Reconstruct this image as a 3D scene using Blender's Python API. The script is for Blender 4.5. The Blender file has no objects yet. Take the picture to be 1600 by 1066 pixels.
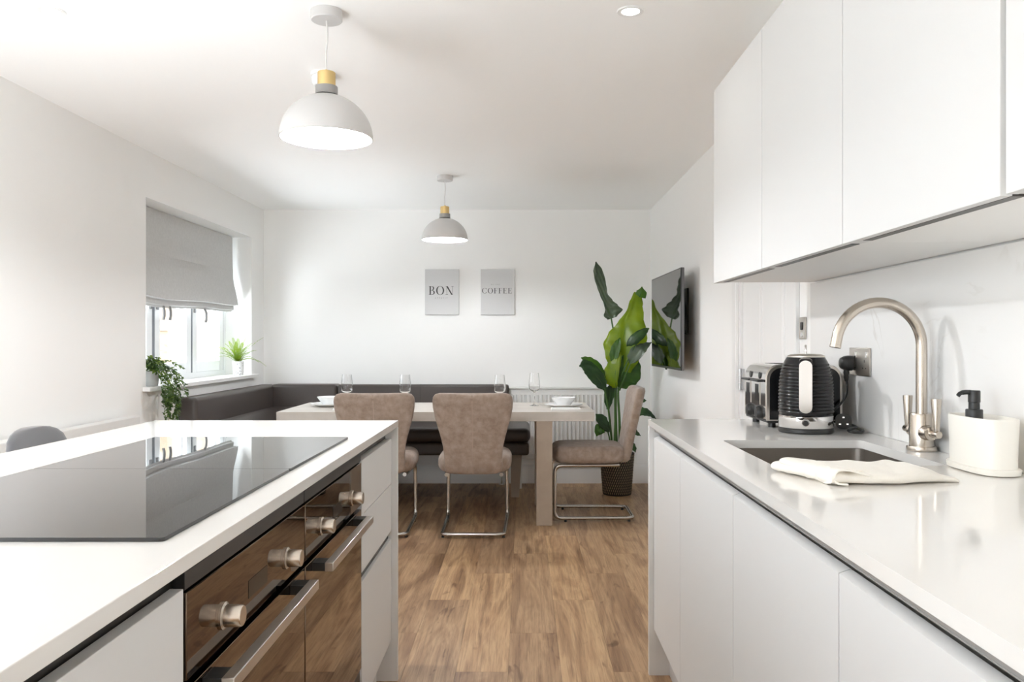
import bpy, bmesh, math, random
from mathutils import Vector, Matrix, noise
random.seed(7)
C = bpy.context.scene
COL = C.collection
PI = math.pi
R = math.radians

# ------------------------------------------------------------------ camera
cam_d = bpy.data.cameras.new('camera')
cam_d.sensor_width = 36.0
cam_d.lens = 36.0 * 1260 / 1600
cam_d.shift_x = -17 / 1600
cam_d.shift_y = 1 / 1600
cam_d.clip_start = 0.02
cam = bpy.data.objects.new('camera', cam_d)
COL.objects.link(cam)
cam.location = (0, 0, 1.20)
cam.rotation_euler = (R(90), 0, 0)
C.camera = cam

# ------------------------------------------------------------------ sky, exposure, lights
C.view_settings.view_transform = 'Standard'
C.view_settings.look = 'None'
C.view_settings.exposure = 0.47
C.view_settings.gamma = 1.0
C.view_settings.use_curve_mapping = False
W = bpy.data.worlds.new('overcast_sky')
C.world = W
W.use_nodes = True
bg = W.node_tree.nodes['Background']
bg.inputs['Color'].default_value = (0.87, 0.94, 1.0, 1)
bg.inputs['Strength'].default_value = 7.6
C.cycles.max_bounces = 22
C.cycles.diffuse_bounces = 18
C.cycles.glossy_bounces = 6
C.cycles.transmission_bounces = 10
C.cycles.transparent_max_bounces = 12
C.cycles.caustics_reflective = False
C.cycles.caustics_refractive = False
C.cycles.sample_clamp_indirect = 8.0
C.cycles.use_denoising = True


def area(name, loc, rot, sx, sy, power, color=(1, 1, 1), portal=False, spread=None):
    d = bpy.data.lights.new(name, 'AREA')
    d.shape = 'RECTANGLE'
    d.size, d.size_y = sx, sy
    d.energy = power
    d.color = color
    if spread: d.spread = spread
    if portal: d.cycles.is_portal = True
    o = bpy.data.objects.new(name, d)
    COL.objects.link(o)
    o.location = loc
    o.rotation_euler = rot
    return o


def point(name, loc, power, color, radius):
    d = bpy.data.lights.new(name, 'POINT')
    d.energy = power
    d.color = color
    d.shadow_soft_size = radius
    o = bpy.data.objects.new(name, d)
    COL.objects.link(o)
    o.location = loc
    return o


def spot(name, loc, power, color, ang):
    d = bpy.data.lights.new(name, 'SPOT')
    d.energy = power
    d.color = color
    d.spot_size = R(ang)
    d.spot_blend = 0.8
    d.shadow_soft_size = 0.04
    o = bpy.data.objects.new(name, d)
    COL.objects.link(o)
    o.location = loc
    return o


area('window_portal', (-2.57, 5.62, 1.49), (0, R(-90), 0), 1.10, 1.78, 1, portal=True)
area('added_door_portal', (-2.5, -.70, 1.06), (0, R(-90), 0), 2.06, 2.56, 1, portal=True)  # sky portal for the added doors
# added area light standing in for paving bounce outside the dining window
area('paving_fill', (-3.05, 5.62, .5), (0, R(-90 - 24), 0), .8, 1.9, 125, (.89, .95, 1.0))
# added unseen fill left of the island, aimed up to brighten ceiling and wall
area('ceiling_fill', (-1.72, 1.5, .4), (R(180 - 22), R(6), 0), .5, 1.6, 25, (.87, .94, 1.0))
DOWNLIGHT_W, PENDANT_W = 2.5, (30, 27)

# ------------------------------------------------------------------ helpers


def rootmat(o):
    while o.parent: o = o.parent
    return o.matrix_basis.copy()


def obj(name, bm, m, parent=None, angle=40, kind=None, label=None):
    bmesh.ops.recalc_face_normals(bm, faces=bm.faces)
    if parent is not None:
        bm.transform(rootmat(parent).inverted())
    lay = bm.faces.layers.int.get('flat')
    for f in bm.faces: f.smooth = not (lay and f[lay])
    me = bpy.data.meshes.new(name)
    bm.to_mesh(me)
    bm.free()
    if 'flat' in me.attributes: me.attributes.remove(me.attributes['flat'])
    flat = [p.index for p in me.polygons if not p.use_smooth]
    me.set_sharp_from_angle(angle=R(angle))
    for i in flat: me.polygons[i].use_smooth = False
    for mm in (m if isinstance(m, (list, tuple)) else [m]): me.materials.append(mm)
    o = bpy.data.objects.new(name, me)
    COL.objects.link(o)
    if parent is not None: o.parent = parent
    if kind: o['kind'] = kind
    if label: o['label'] = label
    return o


def thing(name, label, cat, loc=(0, 0, 0), rotz=0, group=None):
    o = bpy.data.objects.new(name, None)
    COL.objects.link(o)
    o.empty_display_size = 0.05
    o.location = loc
    o.rotation_euler = (0, 0, rotz)
    o['label'] = label
    o['category'] = cat
    if group: o['group'] = group
    return o


def tag(o, label, cat, group=None):
    o['label'] = label
    o['category'] = cat
    if group: o['group'] = group
    return o


def struct(name, bm, m, parent=None):
    return obj(name, bm, m, parent, kind='structure' if parent is None else None)


def dup(root, loc, rotz=0, label=None):
    r = root.copy()
    COL.objects.link(r)
    r.location = loc
    r.rotation_euler = (0, 0, rotz)
    if label: r['label'] = label
    for ch in list(root.children):
        c = ch.copy()
        COL.objects.link(c)
        c.parent = r
        for g in ch.children:
            d = g.copy()
            COL.objects.link(d)
            d.parent = c
    return r


def NB():
    bm = bmesh.new()
    bm.faces.layers.int.new('flat')
    return bm


def box(bm, x0, x1, y0, y1, z0, z1, bev=0.0, seg=2):
    r = bmesh.ops.create_cube(bm, size=1.0)
    vs = r['verts']
    sx, sy, sz = x1 - x0, y1 - y0, z1 - z0
    for v in vs:
        v.co = Vector(((v.co.x + .5) * sx + x0, (v.co.y + .5) * sy + y0, (v.co.z + .5) * sz + z0))
    if bev > 0:
        es = list({e for v in vs for e in v.link_edges})
        rb = bmesh.ops.bevel(bm, geom=es, offset=min(bev, .49 * min(abs(sx), abs(sy), abs(sz))), segments=seg, profile=.5, affect='EDGES')
        if bev < .015:      # keep the six broad faces truly flat
            lay = bm.faces.layers.int['flat']
            bev_faces = {f for f in rb['faces']}
            for f in {f for v in rb['verts'] if v.is_valid for f in v.link_faces}:
                if f not in bev_faces: f[lay] = 1
    return bm


def B(x0, x1, y0, y1, z0, z1, bev=0.0, seg=2):
    return box(NB(), x0, x1, y0, y1, z0, z1, bev, seg)


def fillet(pts, r, n=6):
    pts = [Vector(p) for p in pts]
    out = [pts[0]]
    for i in range(1, len(pts) - 1):
        a, b, c = pts[i - 1], pts[i], pts[i + 1]
        d1, d2 = (a - b), (c - b)
        l = min(r, d1.length * .49, d2.length * .49)
        p0, p1 = b + d1.normalized() * l, b + d2.normalized() * l
        for k in range(n + 1):
            t = k / n
            out.append(p0 * (1 - t) ** 2 + b * 2 * t * (1 - t) + p1 * t * t)
    out.append(pts[-1])
    return out


def smooth_path(pts, n=6):
    pts = [Vector(p) for p in pts]
    q = [pts[0] * 2 - pts[1]] + pts + [pts[-1] * 2 - pts[-2]]
    out = []
    for i in range(1, len(q) - 2):
        for k in range(n):
            t = k / n
            a, b, c, d = q[i - 1], q[i], q[i + 1], q[i + 2]
            out.append(.5 * ((2 * b) + (c - a) * t + (2 * a - 5 * b + 4 * c - d) * t * t + (3 * b - a - 3 * c + d) * t ** 3))
    out.append(pts[-1])
    return out


def tube(bm, path, rad, n=12, caps=True, closed=False):
    path = [Vector(p) for p in path]
    N = len(path)
    rads = rad if isinstance(rad, (list, tuple)) else [rad] * N
    t0 = (path[1] - path[0]).normalized()
    up = Vector((0, 0, 1)) if abs(t0.z) < .9 else Vector((1, 0, 0))
    nrm = t0.cross(up).normalized()
    rings = []
    pt = t0
    for i, p in enumerate(path):
        if closed:
            t = (path[(i + 1) % N] - path[i - 1]).normalized()
        else:
            t = (path[min(i + 1, N - 1)] - path[max(i - 1, 0)]).normalized()
        ax = pt.cross(t)
        if ax.length > 1e-7:
            nrm = Matrix.Rotation(pt.angle(t), 3, ax.normalized()) @ nrm
        pt = t
        bn = t.cross(nrm).normalized()
        rings.append([bm.verts.new(p + (nrm * math.cos(2 * PI * k / n) + bn * math.sin(2 * PI * k / n)) * rads[i]) for k in range(n)])
    for i in range(N if closed else N - 1):
        a, b = rings[i], rings[(i + 1) % N]
        for k in range(n):
            bm.faces.new((a[k], a[(k + 1) % n], b[(k + 1) % n], b[k]))
    if caps and not closed:
        bm.faces.new(rings[0][::-1])
        bm.faces.new(rings[-1])
    return bm


def lathe(bm, prof, center=(0, 0, 0), n=32, axis='Z'):
    """prof: list of (radius, height) - open profile revolved about the axis; radius 0 closes."""
    cx, cy, cz = center
    rings = []
    for (r, h) in prof:
        if r < 1e-6:
            co = [(0, 0, h)]
        else:
            co = [(r * math.cos(2 * PI * k / n), r * math.sin(2 * PI * k / n), h) for k in range(n)]
        vs = []
        for (x, y, z) in co:
            if axis == 'X': x, y, z = z, x, y
            elif axis == 'Y': x, y, z = x, z, y
            vs.append(bm.verts.new((cx + x, cy + y, cz + z)))
        rings.append(vs)
    for a, b in zip(rings, rings[1:]):
        if len(a) == 1 and len(b) == 1: continue
        for k in range(n):
            k2 = (k + 1) % n
            if len(a) == 1: bm.faces.new((a[0], b[k2], b[k]))
            elif len(b) == 1: bm.faces.new((a[k], a[k2], b[0]))
            else: bm.faces.new((a[k], a[k2], b[k2], b[k]))
    return bm


def loft(bm, rings, caps=True):
    vr = [[bm.verts.new(p) for p in r] for r in rings]
    n = len(vr[0])
    for a, b in zip(vr, vr[1:]):
        for k in range(n):
            bm.faces.new((a[k], a[(k + 1) % n], b[(k + 1) % n], b[k]))
    if caps:
        bm.faces.new(vr[0][::-1])
        bm.faces.new(vr[-1])
    return bm


def prism(bm, pts, vec):
    """closed polygon of 3D points extruded by vec"""
    vec = Vector(vec)
    a = [bm.verts.new(Vector(p)) for p in pts]
    b = [bm.verts.new(Vector(p) + vec) for p in pts]
    n = len(pts)
    bm.faces.new(a)
    bm.faces.new(b[::-1])
    for k in range(n):
        bm.faces.new((a[k], b[k], b[(k + 1) % n], a[(k + 1) % n]))
    return bm


def superell(hx, hy, n=32, e=2.6):
    out = []
    for k in range(n):
        a = 2 * PI * k / n
        c, s = math.cos(a), math.sin(a)
        out.append((hx * math.copysign(abs(c) ** (2 / e), c), hy * math.copysign(abs(s) ** (2 / e), s)))
    return out


def rrect(x0, x1, y0, y1, r, n=6):
    out = []
    for (cx, cy, a0) in ((x1 - r, y1 - r, 0), (x0 + r, y1 - r, 90), (x0 + r, y0 + r, 180), (x1 - r, y0 + r, 270)):
        for k in range(n + 1):
            a = R(a0 + 90 * k / n)
            out.append((cx + r * math.cos(a), cy + r * math.sin(a)))
    return out


def cushion(bm, cx, cy, hx, hy, z0, z1, r=.03, e=5, n=40, dome=0.0):
    """soft slab, superellipse in plan, rounded edges"""
    rings = []
    for k in range(6):
        a = PI / 2 * k / 5
        ins = r * (1 - math.sin(a)); z = z0 + r * (1 - math.cos(a))
        rings.append([(cx + x, cy + y, z) for x, y in superell(hx - ins, hy - ins, n, e)])
    for k in range(6):
        a = PI / 2 * k / 5
        ins = r * (1 - math.cos(a)); z = z1 - r * (1 - math.sin(a))
        rings.append([(cx + x, cy + y, z) for x, y in superell(hx - ins, hy - ins, n, e)])
    for f in (.8, .5, .2):
        rings.append([(cx + x * f, cy + y * f, z1 + dome * (1 - f * f)) for x, y in superell(hx - r, hy - r, n, e)])
    return loft(bm, rings)


def P(px, py, Y):
    """a point at distance Y seen at that place in the photograph"""
    return Vector(((px - 817) * Y / 1260, Y, 1.20 - (py - 534) * Y / 1260))


# ------------------------------------------------------------------ materials


def mat(name, col, rough=.5, metal=0.0, spec=None, emit=None, estr=0, coat=0, bump=None, var=None, trans=0, ior=None, aniso=0, sheen=0):
    m = bpy.data.materials.new(name)
    m.use_nodes = True
    nt = m.node_tree
    b = nt.nodes['Principled BSDF']
    b.inputs['Base Color'].default_value = (*col, 1)
    b.inputs['Roughness'].default_value = rough
    b.inputs['Metallic'].default_value = metal
    if spec is not None: b.inputs['Specular IOR Level'].default_value = spec
    if emit: b.inputs['Emission Color'].default_value = (*emit, 1); b.inputs['Emission Strength'].default_value = estr
    if coat: b.inputs['Coat Weight'].default_value = coat; b.inputs['Coat Roughness'].default_value = .03
    if trans: b.inputs['Transmission Weight'].default_value = trans
    if ior: b.inputs['IOR'].default_value = ior
    if aniso: b.inputs['Anisotropic'].default_value = aniso
    if sheen: b.inputs['Sheen Weight'].default_value = sheen; b.inputs['Sheen Roughness'].default_value = .5
    tc = None
    if bump or var:
        tc = nt.nodes.new('ShaderNodeTexCoord')
    if var:  # (scale, colour2, detail, lo, hi)
        sc, c2, det, lo, hi = var
        n = nt.nodes.new('ShaderNodeTexNoise')
        n.inputs['Scale'].default_value = sc
        n.inputs['Detail'].default_value = det
        n.inputs['Roughness'].default_value = .6
        nt.links.new(tc.outputs['Object'], n.inputs['Vector'])
        rp = nt.nodes.new('ShaderNodeValToRGB')
        rp.color_ramp.elements[0].position = lo
        rp.color_ramp.elements[1].position = hi
        rp.color_ramp.elements[0].color = (*col, 1)
        rp.color_ramp.elements[1].color = (*c2, 1)
        nt.links.new(n.outputs['Fac'], rp.inputs['Fac'])
        nt.links.new(rp.outputs['Color'], b.inputs['Base Color'])
    if bump:  # (scale, strength, distance)
        n = nt.nodes.new('ShaderNodeTexNoise')
        n.inputs['Scale'].default_value = bump[0]
        n.inputs['Detail'].default_value = 4
        nt.links.new(tc.outputs['Object'], n.inputs['Vector'])
        bp = nt.nodes.new('ShaderNodeBump')
        bp.inputs['Strength'].default_value = bump[1]
        bp.inputs['Distance'].default_value = bump[2]
        nt.links.new(n.outputs['Fac'], bp.inputs['Height'])
        nt.links.new(bp.outputs['Normal'], b.inputs['Normal'])
    return m


def thin_glass(name, tint=(1, 1, 1), refl=.08, rough=0.0):
    """clear pane: lets light straight through, mirrors a little"""
    m = bpy.data.materials.new(name)
    m.use_nodes = True
    nt = m.node_tree
    nt.nodes.remove(nt.nodes['Principled BSDF'])
    out = nt.nodes['Material Output']
    t = nt.nodes.new('ShaderNodeBsdfTransparent'); t.inputs['Color'].default_value = (*tint, 1)
    g = nt.nodes.new('ShaderNodeBsdfGlossy'); g.inputs['Roughness'].default_value = rough
    lw = nt.nodes.new('ShaderNodeLayerWeight'); lw.inputs['Blend'].default_value = .5
    pw = nt.nodes.new('ShaderNodeMath'); pw.operation = 'POWER'; pw.inputs[1].default_value = 5
    fr = nt.nodes.new('ShaderNodeMath'); fr.operation = 'MULTIPLY_ADD'; fr.inputs[1].default_value = .9; fr.inputs[2].default_value = .03
    nt.links.new(lw.outputs['Facing'], pw.inputs[0]); nt.links.new(pw.outputs[0], fr.inputs[0])
    mx = nt.nodes.new('ShaderNodeMixShader')
    nt.links.new(fr.outputs[0], mx.inputs['Fac'])
    nt.links.new(t.outputs[0], mx.inputs[1])
    nt.links.new(g.outputs[0], mx.inputs[2])
    nt.links.new(mx.outputs[0], out.inputs['Surface'])
    return m


def veined(name, base, vein, rough, scale=1.6, amount=.5):
    m = bpy.data.materials.new(name)
    m.use_nodes = True
    nt = m.node_tree
    L = nt.links.new
    b = nt.nodes['Principled BSDF']
    b.inputs['Roughness'].default_value = rough
    tc = nt.nodes.new('ShaderNodeTexCoord')
    n1 = nt.nodes.new('ShaderNodeTexNoise'); n1.inputs['Scale'].default_value = scale; n1.inputs['Detail'].default_value = 6; n1.inputs['Distortion'].default_value = 1.2
    L(tc.outputs['Object'], n1.inputs['Vector'])
    a = nt.nodes.new('ShaderNodeMath'); a.operation = 'SUBTRACT'; a.inputs[1].default_value = .5
    L(n1.outputs['Fac'], a.inputs[0])
    ab = nt.nodes.new('ShaderNodeMath'); ab.operation = 'ABSOLUTE'; L(a.outputs[0], ab.inputs[0])
    rp = nt.nodes.new('ShaderNodeValToRGB')
    rp.color_ramp.elements[0].position = 0; rp.color_ramp.elements[0].color = (1, 1, 1, 1)
    rp.color_ramp.elements[1].position = .012; rp.color_ramp.elements[1].color = (0, 0, 0, 1)
    L(ab.outputs[0], rp.inputs['Fac'])
    n2 = nt.nodes.new('ShaderNodeTexNoise'); n2.inputs['Scale'].default_value = scale * 1.7; n2.inputs['Detail'].default_value = 2
    L(tc.outputs['Object'], n2.inputs['Vector'])
    r2 = nt.nodes.new('ShaderNodeValToRGB'); r2.color_ramp.elements[0].position = .5; r2.color_ramp.elements[1].position = .68
    L(n2.outputs['Fac'], r2.inputs['Fac'])
    mu = nt.nodes.new('ShaderNodeMath'); mu.operation = 'MULTIPLY'; L(rp.outputs['Color'], mu.inputs[0]); L(r2.outputs['Color'], mu.inputs[1])
    m2 = nt.nodes.new('ShaderNodeMath'); m2.operation = 'MULTIPLY'; L(mu.outputs[0], m2.inputs[0]); m2.inputs[1].default_value = amount
    mx = nt.nodes.new('ShaderNodeMix'); mx.data_type = 'RGBA'
    mx.inputs['A'].default_value = (*base, 1); mx.inputs['B'].default_value = (*vein, 1)
    L(m2.outputs[0], mx.inputs['Factor'])
    L(mx.outputs['Result'], b.inputs['Base Color'])
    return m


def oak():
    m = bpy.data.materials.new('oak_plank')
    m.use_nodes = True
    nt = m.node_tree
    L = nt.links.new
    N = nt.nodes.new
    b = nt.nodes['Principled BSDF']
    tc = N('ShaderNodeTexCoord'); oi = N('ShaderNodeObjectInfo')
    sc = N('ShaderNodeVectorMath'); sc.operation = 'SCALE'; sc.inputs[0].default_value = (37, 91, 53); L(oi.outputs['Random'], sc.inputs['Scale'])
    ad = N('ShaderNodeVectorMath'); ad.operation = 'ADD'; L(tc.outputs['Object'], ad.inputs[0]); L(sc.outputs[0], ad.inputs[1])

    def nz(vec, detail, dist=0.0, rough=.55, scale=1.0):
        mp = N('ShaderNodeMapping'); mp.inputs['Scale'].default_value = vec; L(ad.outputs[0], mp.inputs['Vector'])
        n = N('ShaderNodeTexNoise'); n.inputs['Scale'].default_value = scale; n.inputs['Detail'].default_value = detail
        n.inputs['Distortion'].default_value = dist; n.inputs['Roughness'].default_value = rough
        L(mp.outputs[0], n.inputs['Vector'])
        return n

    def ramp(src, stops):
        r = N('ShaderNodeValToRGB')
        e = r.color_ramp.elements
        while len(e) < len(stops): e.new(.5)
        for el, (p, c) in zip(e, stops): el.position = p; el.color = (*c, 1)
        L(src, r.inputs['Fac'])
        return r

    def mix(a, bb, fac, typ='MIX'):
        x = N('ShaderNodeMix'); x.data_type = 'RGBA'; x.blend_type = typ
        L(a, x.inputs['A']); L(bb, x.inputs['B'])
        if isinstance(fac, (int, float)): x.inputs['Factor'].default_value = fac
        else: L(fac, x.inputs['Factor'])
        return x.outputs['Result']

    broad = nz((9, 1.1, 1), 3, 1.6)
    fine = nz((95, 3.2, 1), 5, .4, .65)
    pores = nz((260, 9, 1), 2)
    knots = nz((16, 4.5, 1), 2, .8)
    col = ramp(broad.outputs['Fac'], [(.30, (.235, .135, .070)), (.44, (.36, .225, .125)), (.56, (.47, .315, .18)), (.72, (.385, .245, .138))]).outputs['Color']
    fr = ramp(fine.outputs['Fac'], [(.30, (.52, .47, .44)), (.52, (1, 1, 1)), (.75, (1.12, 1.10, 1.06))]).outputs['Color']
    col = mix(col, fr, .75, 'MULTIPLY')
    pr = ramp(pores.outputs['Fac'], [(.32, (.66, .61, .59)), (.48, (1, 1, 1))]).outputs['Color']
    col = mix(col, pr, .5, 'MULTIPLY')
    kr = ramp(knots.outputs['Fac'], [(.66, (1, 1, 1)), (.76, (.38, .29, .24))]).outputs['Color']
    col = mix(col, kr, .8, 'MULTIPLY')
    tn = ramp(oi.outputs['Random'], [(0, (.86, .83, .84)), (.5, (1.06, 1.06, 1.06)), (1, (1.24, 1.21, 1.14))]).outputs['Color']
    col = mix(col, tn, 1.0, 'MULTIPLY')
    L(col, b.inputs['Base Color'])
    b.inputs['Roughness'].default_value = .42
    b.inputs['Specular IOR Level'].default_value = .35
    bp = N('ShaderNodeBump'); bp.inputs['Strength'].default_value = .12; bp.inputs['Distance'].default_value = .002
    L(fine.outputs['Fac'], bp.inputs['Height']); L(bp.outputs['Normal'], b.inputs['Normal'])
    return m


def leafmat(name, c1, c2, trans=.25):
    m = mat(name, c1, .35, var=(9, c2, 3, .35, .65))
    nt = m.node_tree
    b = nt.nodes['Principled BSDF']
    t = nt.nodes.new('ShaderNodeBsdfTranslucent')
    t.inputs['Color'].default_value = (min(1, c2[0] * 1.6), min(1, c2[1] * 1.5), c2[2], 1)
    mx = nt.nodes.new('ShaderNodeMixShader'); mx.inputs['Fac'].default_value = trans
    nt.links.new(b.outputs[0], mx.inputs[1]); nt.links.new(t.outputs[0], mx.inputs[2])
    nt.links.new(mx.outputs[0], nt.nodes['Material Output'].inputs['Surface'])
    return m


M = {}
M['wall'] = mat('wall_paint', (.915, .915, .905), .75, spec=.25, bump=(180, .05, .001))
M['ceil'] = mat('ceiling_paint', (.955, .955, .95), .85, spec=.2)
M['gloss_white'] = mat('white_gloss_paint', (.85, .85, .845), .3)
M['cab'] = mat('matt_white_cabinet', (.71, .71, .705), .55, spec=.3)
M['cab_lit'] = mat('white_cabinet_lit_underside', (.86, .855, .84), .5)  # cabinet white made lighter, worktop light on the undersides put into the colour
M['carc'] = mat('cabinet_carcass', (.74, .735, .72), .5)
M['plinth'] = mat('plinth_grey', (.55, .545, .54), .45)
M['rail'] = mat('aluminium_rail', (.36, .355, .345), .4, .1)
M['darkrail'] = mat('dark_bronze_rail', (.06, .055, .05), .4, .3)
M['quartz'] = veined('white_quartz', (.775, .76, .735), (.68, .65, .61), .09, 1.1, .35)
M['splash'] = veined('quartz_splashback', (.84, .83, .815), (.62, .58, .53), .16, 2.3, .55)
M['hob'] = mat('black_hob_glass', (.26, .26, .265), .015, 1.0)
M['hobedge'] = mat('hob_edge', (.03, .03, .03), .3)
M['ovenglass'] = mat('bronze_mirror_glass', (.155, .110, .080), .02, 1.0)
M['black'] = mat('black_plastic', (.018, .018, .018), .38)
M['blackgloss'] = mat('black_gloss', (.010, .010, .011), .16, spec=.38)
M['satin_chrome'] = mat('satin_chrome', (.66, .65, .64), .16, 1.0)
M['steel'] = mat('brushed_steel', (.60, .565, .52), .32, 1.0, bump=(140, .06, .0005))
M['nickel'] = mat('brushed_nickel', (.62, .56, .49), .26, 1.0)
M['chrome'] = mat('chrome', (.82, .81, .80), .06, 1.0)
M['sink'] = mat('sink_steel', (.34, .31, .28), .34, 1.0)
M['frame_metal'] = mat('chair_steel', (.55, .53, .50), .24, 1.0)
M['brass'] = mat('satin_brass', (.80, .60, .28), .35, 1.0)
M['suede'] = mat('taupe_suede', (.265, .200, .160), .85, spec=.2, var=(24, (.40, .322, .268), 6, .34, .70), bump=(60, .12, .002), sheen=.25)
M['seam'] = mat('taupe_stitching', (.40, .31, .25), .8)
M['leather'] = mat('brown_leather', (.062, .050, .045), .42, spec=.5, bump=(70, .12, .0015))
M['leather_seam'] = mat('leather_seam', (.03, .025, .022), .6)
M['table'] = mat('greige_table', (.54, .505, .46), .45, var=(7, (.60, .56, .515), 4, .4, .65))
M['tableleg'] = mat('greige_leg', (.36, .295, .235), .5, var=(7, (.40, .33, .265), 4, .4, .65))
M['shade'] = mat('shade_enamel', (.62, .61, .60), .45)
M['shade_in'] = mat('shade_inner', (.92, .91, .89), .5)
M['collar'] = mat('grey_collar', (.33, .32, .31), .5)
M['cable'] = mat('white_cable', (.72, .71, .69), .5)
M['bulb'] = mat('lamp_bulb', (1, 1, 1), .4, emit=(1, .95, .88), estr=14)
M['lens'] = mat('downlight_lens', (1, 1, 1), .4, emit=(1, .95, .87), estr=12)
M['white'] = mat('white_ceramic', (.84, .85, .85), .15)
M['napkin'] = mat('white_linen', (.86, .86, .85), .9, bump=(300, .2, .001))
M['towel'] = mat('cream_linen', (.80, .765, .70), .95, bump=(260, .35, .002), sheen=.2)
M['caddy'] = mat('cream_caddy', (.82, .795, .735), .35)
M['rad'] = mat('radiator_enamel', (.80, .80, .785), .35)
M['upvc'] = mat('white_upvc', (.84, .86, .87), .3)
M['gasket'] = mat('window_gasket', (.30, .32, .34), .6)
M['blind'] = mat('grey_linen_blind', (.58, .58, .575), .9, bump=(350, .25, .0015), var=(60, (.63, .63, .625), 5, .35, .65))
M['glass'] = thin_glass('clear_pane')
M['wine'] = mat('wine_glass', (1, 1, 1), 0.0, trans=1.0, ior=1.45)
M['canvas'] = mat('grey_canvas', (.66, .66, .665), .85)
M['ink'] = mat('dark_print', (.06, .06, .062), .8)
M['ink2'] = mat('grey_print', (.25, .25, .25), .8)
M['screen'] = mat('tv_screen', (.10, .10, .105), .03, 1.0)
M['bezel'] = mat('tv_bezel', (.03, .03, .03), .3)
M['tvback'] = mat('tv_silver', (.16, .16, .165), .35, .6)
M['greyvelvet'] = mat('grey_velvet', (.105, .105, .112), .8, sheen=.5)
M['leaf_dark'] = leafmat('leaf_dark', (.012, .040, .010), (.030, .085, .016), .15)
M['leaf_mid'] = leafmat('leaf_mid', (.030, .095, .010), (.075, .19, .015), .3)
M['leaf_bright'] = leafmat('leaf_bright', (.15, .25, .004), (.27, .37, .006), .40)
M['leaf_grey'] = leafmat('leaf_grey', (.045, .075, .040), (.075, .11, .06), .12)
M['stem'] = mat('plant_stem', (.05, .12, .02), .5)
M['fern'] = leafmat('fern_leaf', (.13, .24, .012), (.26, .38, .02), .25)
M['ivy'] = leafmat('trailing_leaf', (.022, .052, .014), (.07, .13, .025), .12)
M['ivy_mid'] = leafmat('trailing_leaf_mid', (.05, .10, .02), (.10, .17, .035), .15)
M['ivy_light'] = leafmat('trailing_leaf_pale', (.10, .18, .03), (.17, .25, .05), .2)
M['soil'] = mat('potting_soil', (.03, .02, .014), .95)
M['fence'] = mat('timber_cladding', (.20, .145, .095), .85, var=(12, (.24, .18, .125), 4, .35, .65))
M['paving'] = mat('pale_paving', (.62, .61, .58), .85)
M['hinge'] = mat('hinge_steel', (.6, .6, .6), .3, 1.0)
M['handle_w'] = mat('window_handle', (.22, .22, .22), .4)
M['oak'] = oak()
M['subfloor'] = mat('floor_joint', (.10, .065, .04), .8)
M['walnut'] = mat('leather_loop', (.09, .03, .018), .6)


def basketmat():
    m = bpy.data.materials.new('woven_basket')
    m.use_nodes = True
    nt = m.node_tree
    L = nt.links.new
    b = nt.nodes['Principled BSDF']
    b.inputs['Roughness'].default_value = .75
    b.inputs['Base Color'].default_value = (.035, .028, .022, 1)
    return m


M['basket'] = basketmat()
M['basket_light'] = mat('basket_straw', (.36, .29, .19), .75)
M['potgrey'] = mat('grey_pot', (.42, .43, .42), .5)


def patterned_pot():
    m = bpy.data.materials.new('patterned_pot')
    m.use_nodes = True
    nt = m.node_tree
    L = nt.links.new
    b = nt.nodes['Principled BSDF']
    b.inputs['Roughness'].default_value = .4
    tc = nt.nodes.new('ShaderNodeTexCoord')
    v = nt.nodes.new('ShaderNodeTexVoronoi'); v.inputs['Scale'].default_value = 70; L(tc.outputs['Object'], v.inputs['Vector'])
    rp = nt.nodes.new('ShaderNodeValToRGB')
    rp.color_ramp.interpolation = 'CONSTANT'
    rp.color_ramp.elements[0].color = (.42, .42, .46, 1); rp.color_ramp.elements[0].position = 0
    rp.color_ramp.elements[1].color = (.82, .82, .83, 1); rp.color_ramp.elements[1].position = .33
    L(v.outputs['Distance'], rp.inputs['Fac']); L(rp.outputs['Color'], b.inputs['Base Color'])
    return m


M['pot'] = patterned_pot()
# ================================================================== the room
XL, XR, YB, YR, ZC = -2.20, 1.081, 6.842, -2.6, 2.319
SPL = 1.066   # face of the splashback

# floor: slab and single oak planks
floor = struct('floor', B(XL - .3, XR + .1, YR - .2, YB + .15, -.10, -.0045), M['subfloor'])
PW, PL = .1915, 1.245
offs = {}
full_mesh = None
k0 = math.floor((XL + .0525) / PW)
k1 = math.ceil((XR + .0525) / PW)
phase = [0.0, .39, .816]
for k in range(k0, k1):
    xa, xb = max(-.0525 + k * PW, XL), min(-.0525 + (k + 1) * PW, XR)
    if xb - xa < .01: continue
    ph = {-4: .816, -3: .39, -2: .816, -1: 0.0, 0: .39, 1: .816, 2: 0.0, 3: .39}.get(k, phase[(k * 2) % 3])
    y = 2.93 + ph - 6 * PL
    while y < YB:
        ya, yb = max(y, YR), min(y + PL, YB)
        if yb - ya > .02:
            g = .0004
            if abs(xb - xa - PW) < 1e-4 and abs(yb - ya - PL) < 1e-4:
                if full_mesh is None:
                    bm = B(-PW / 2 + g, PW / 2 - g, -PL / 2 + g, PL / 2 - g, -.0045, 0)
                    me = bpy.data.meshes.new('plank')
                    for e in bm.edges: pass
                    bm.to_mesh(me); bm.free(); me.materials.append(M['oak']); full_mesh = me
                o = bpy.data.objects.new('plank', full_mesh)
                COL.objects.link(o)
                o.location = ((xa + xb) / 2, (ya + yb) / 2, 0)
            else:
                cx, cy = (xa + xb) / 2, (ya + yb) / 2
                bm = B(xa - cx + g, xb - cx - g, ya - cy + g, yb - cy - g, -.0045, 0)
                me = bpy.data.meshes.new('plank')
                bm.to_mesh(me); bm.free(); me.materials.append(M['oak'])
                o = bpy.data.objects.new('plank', me)
                COL.objects.link(o)
                o.location = (cx, cy, 0)
            o.parent = floor
        y += PL

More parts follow.
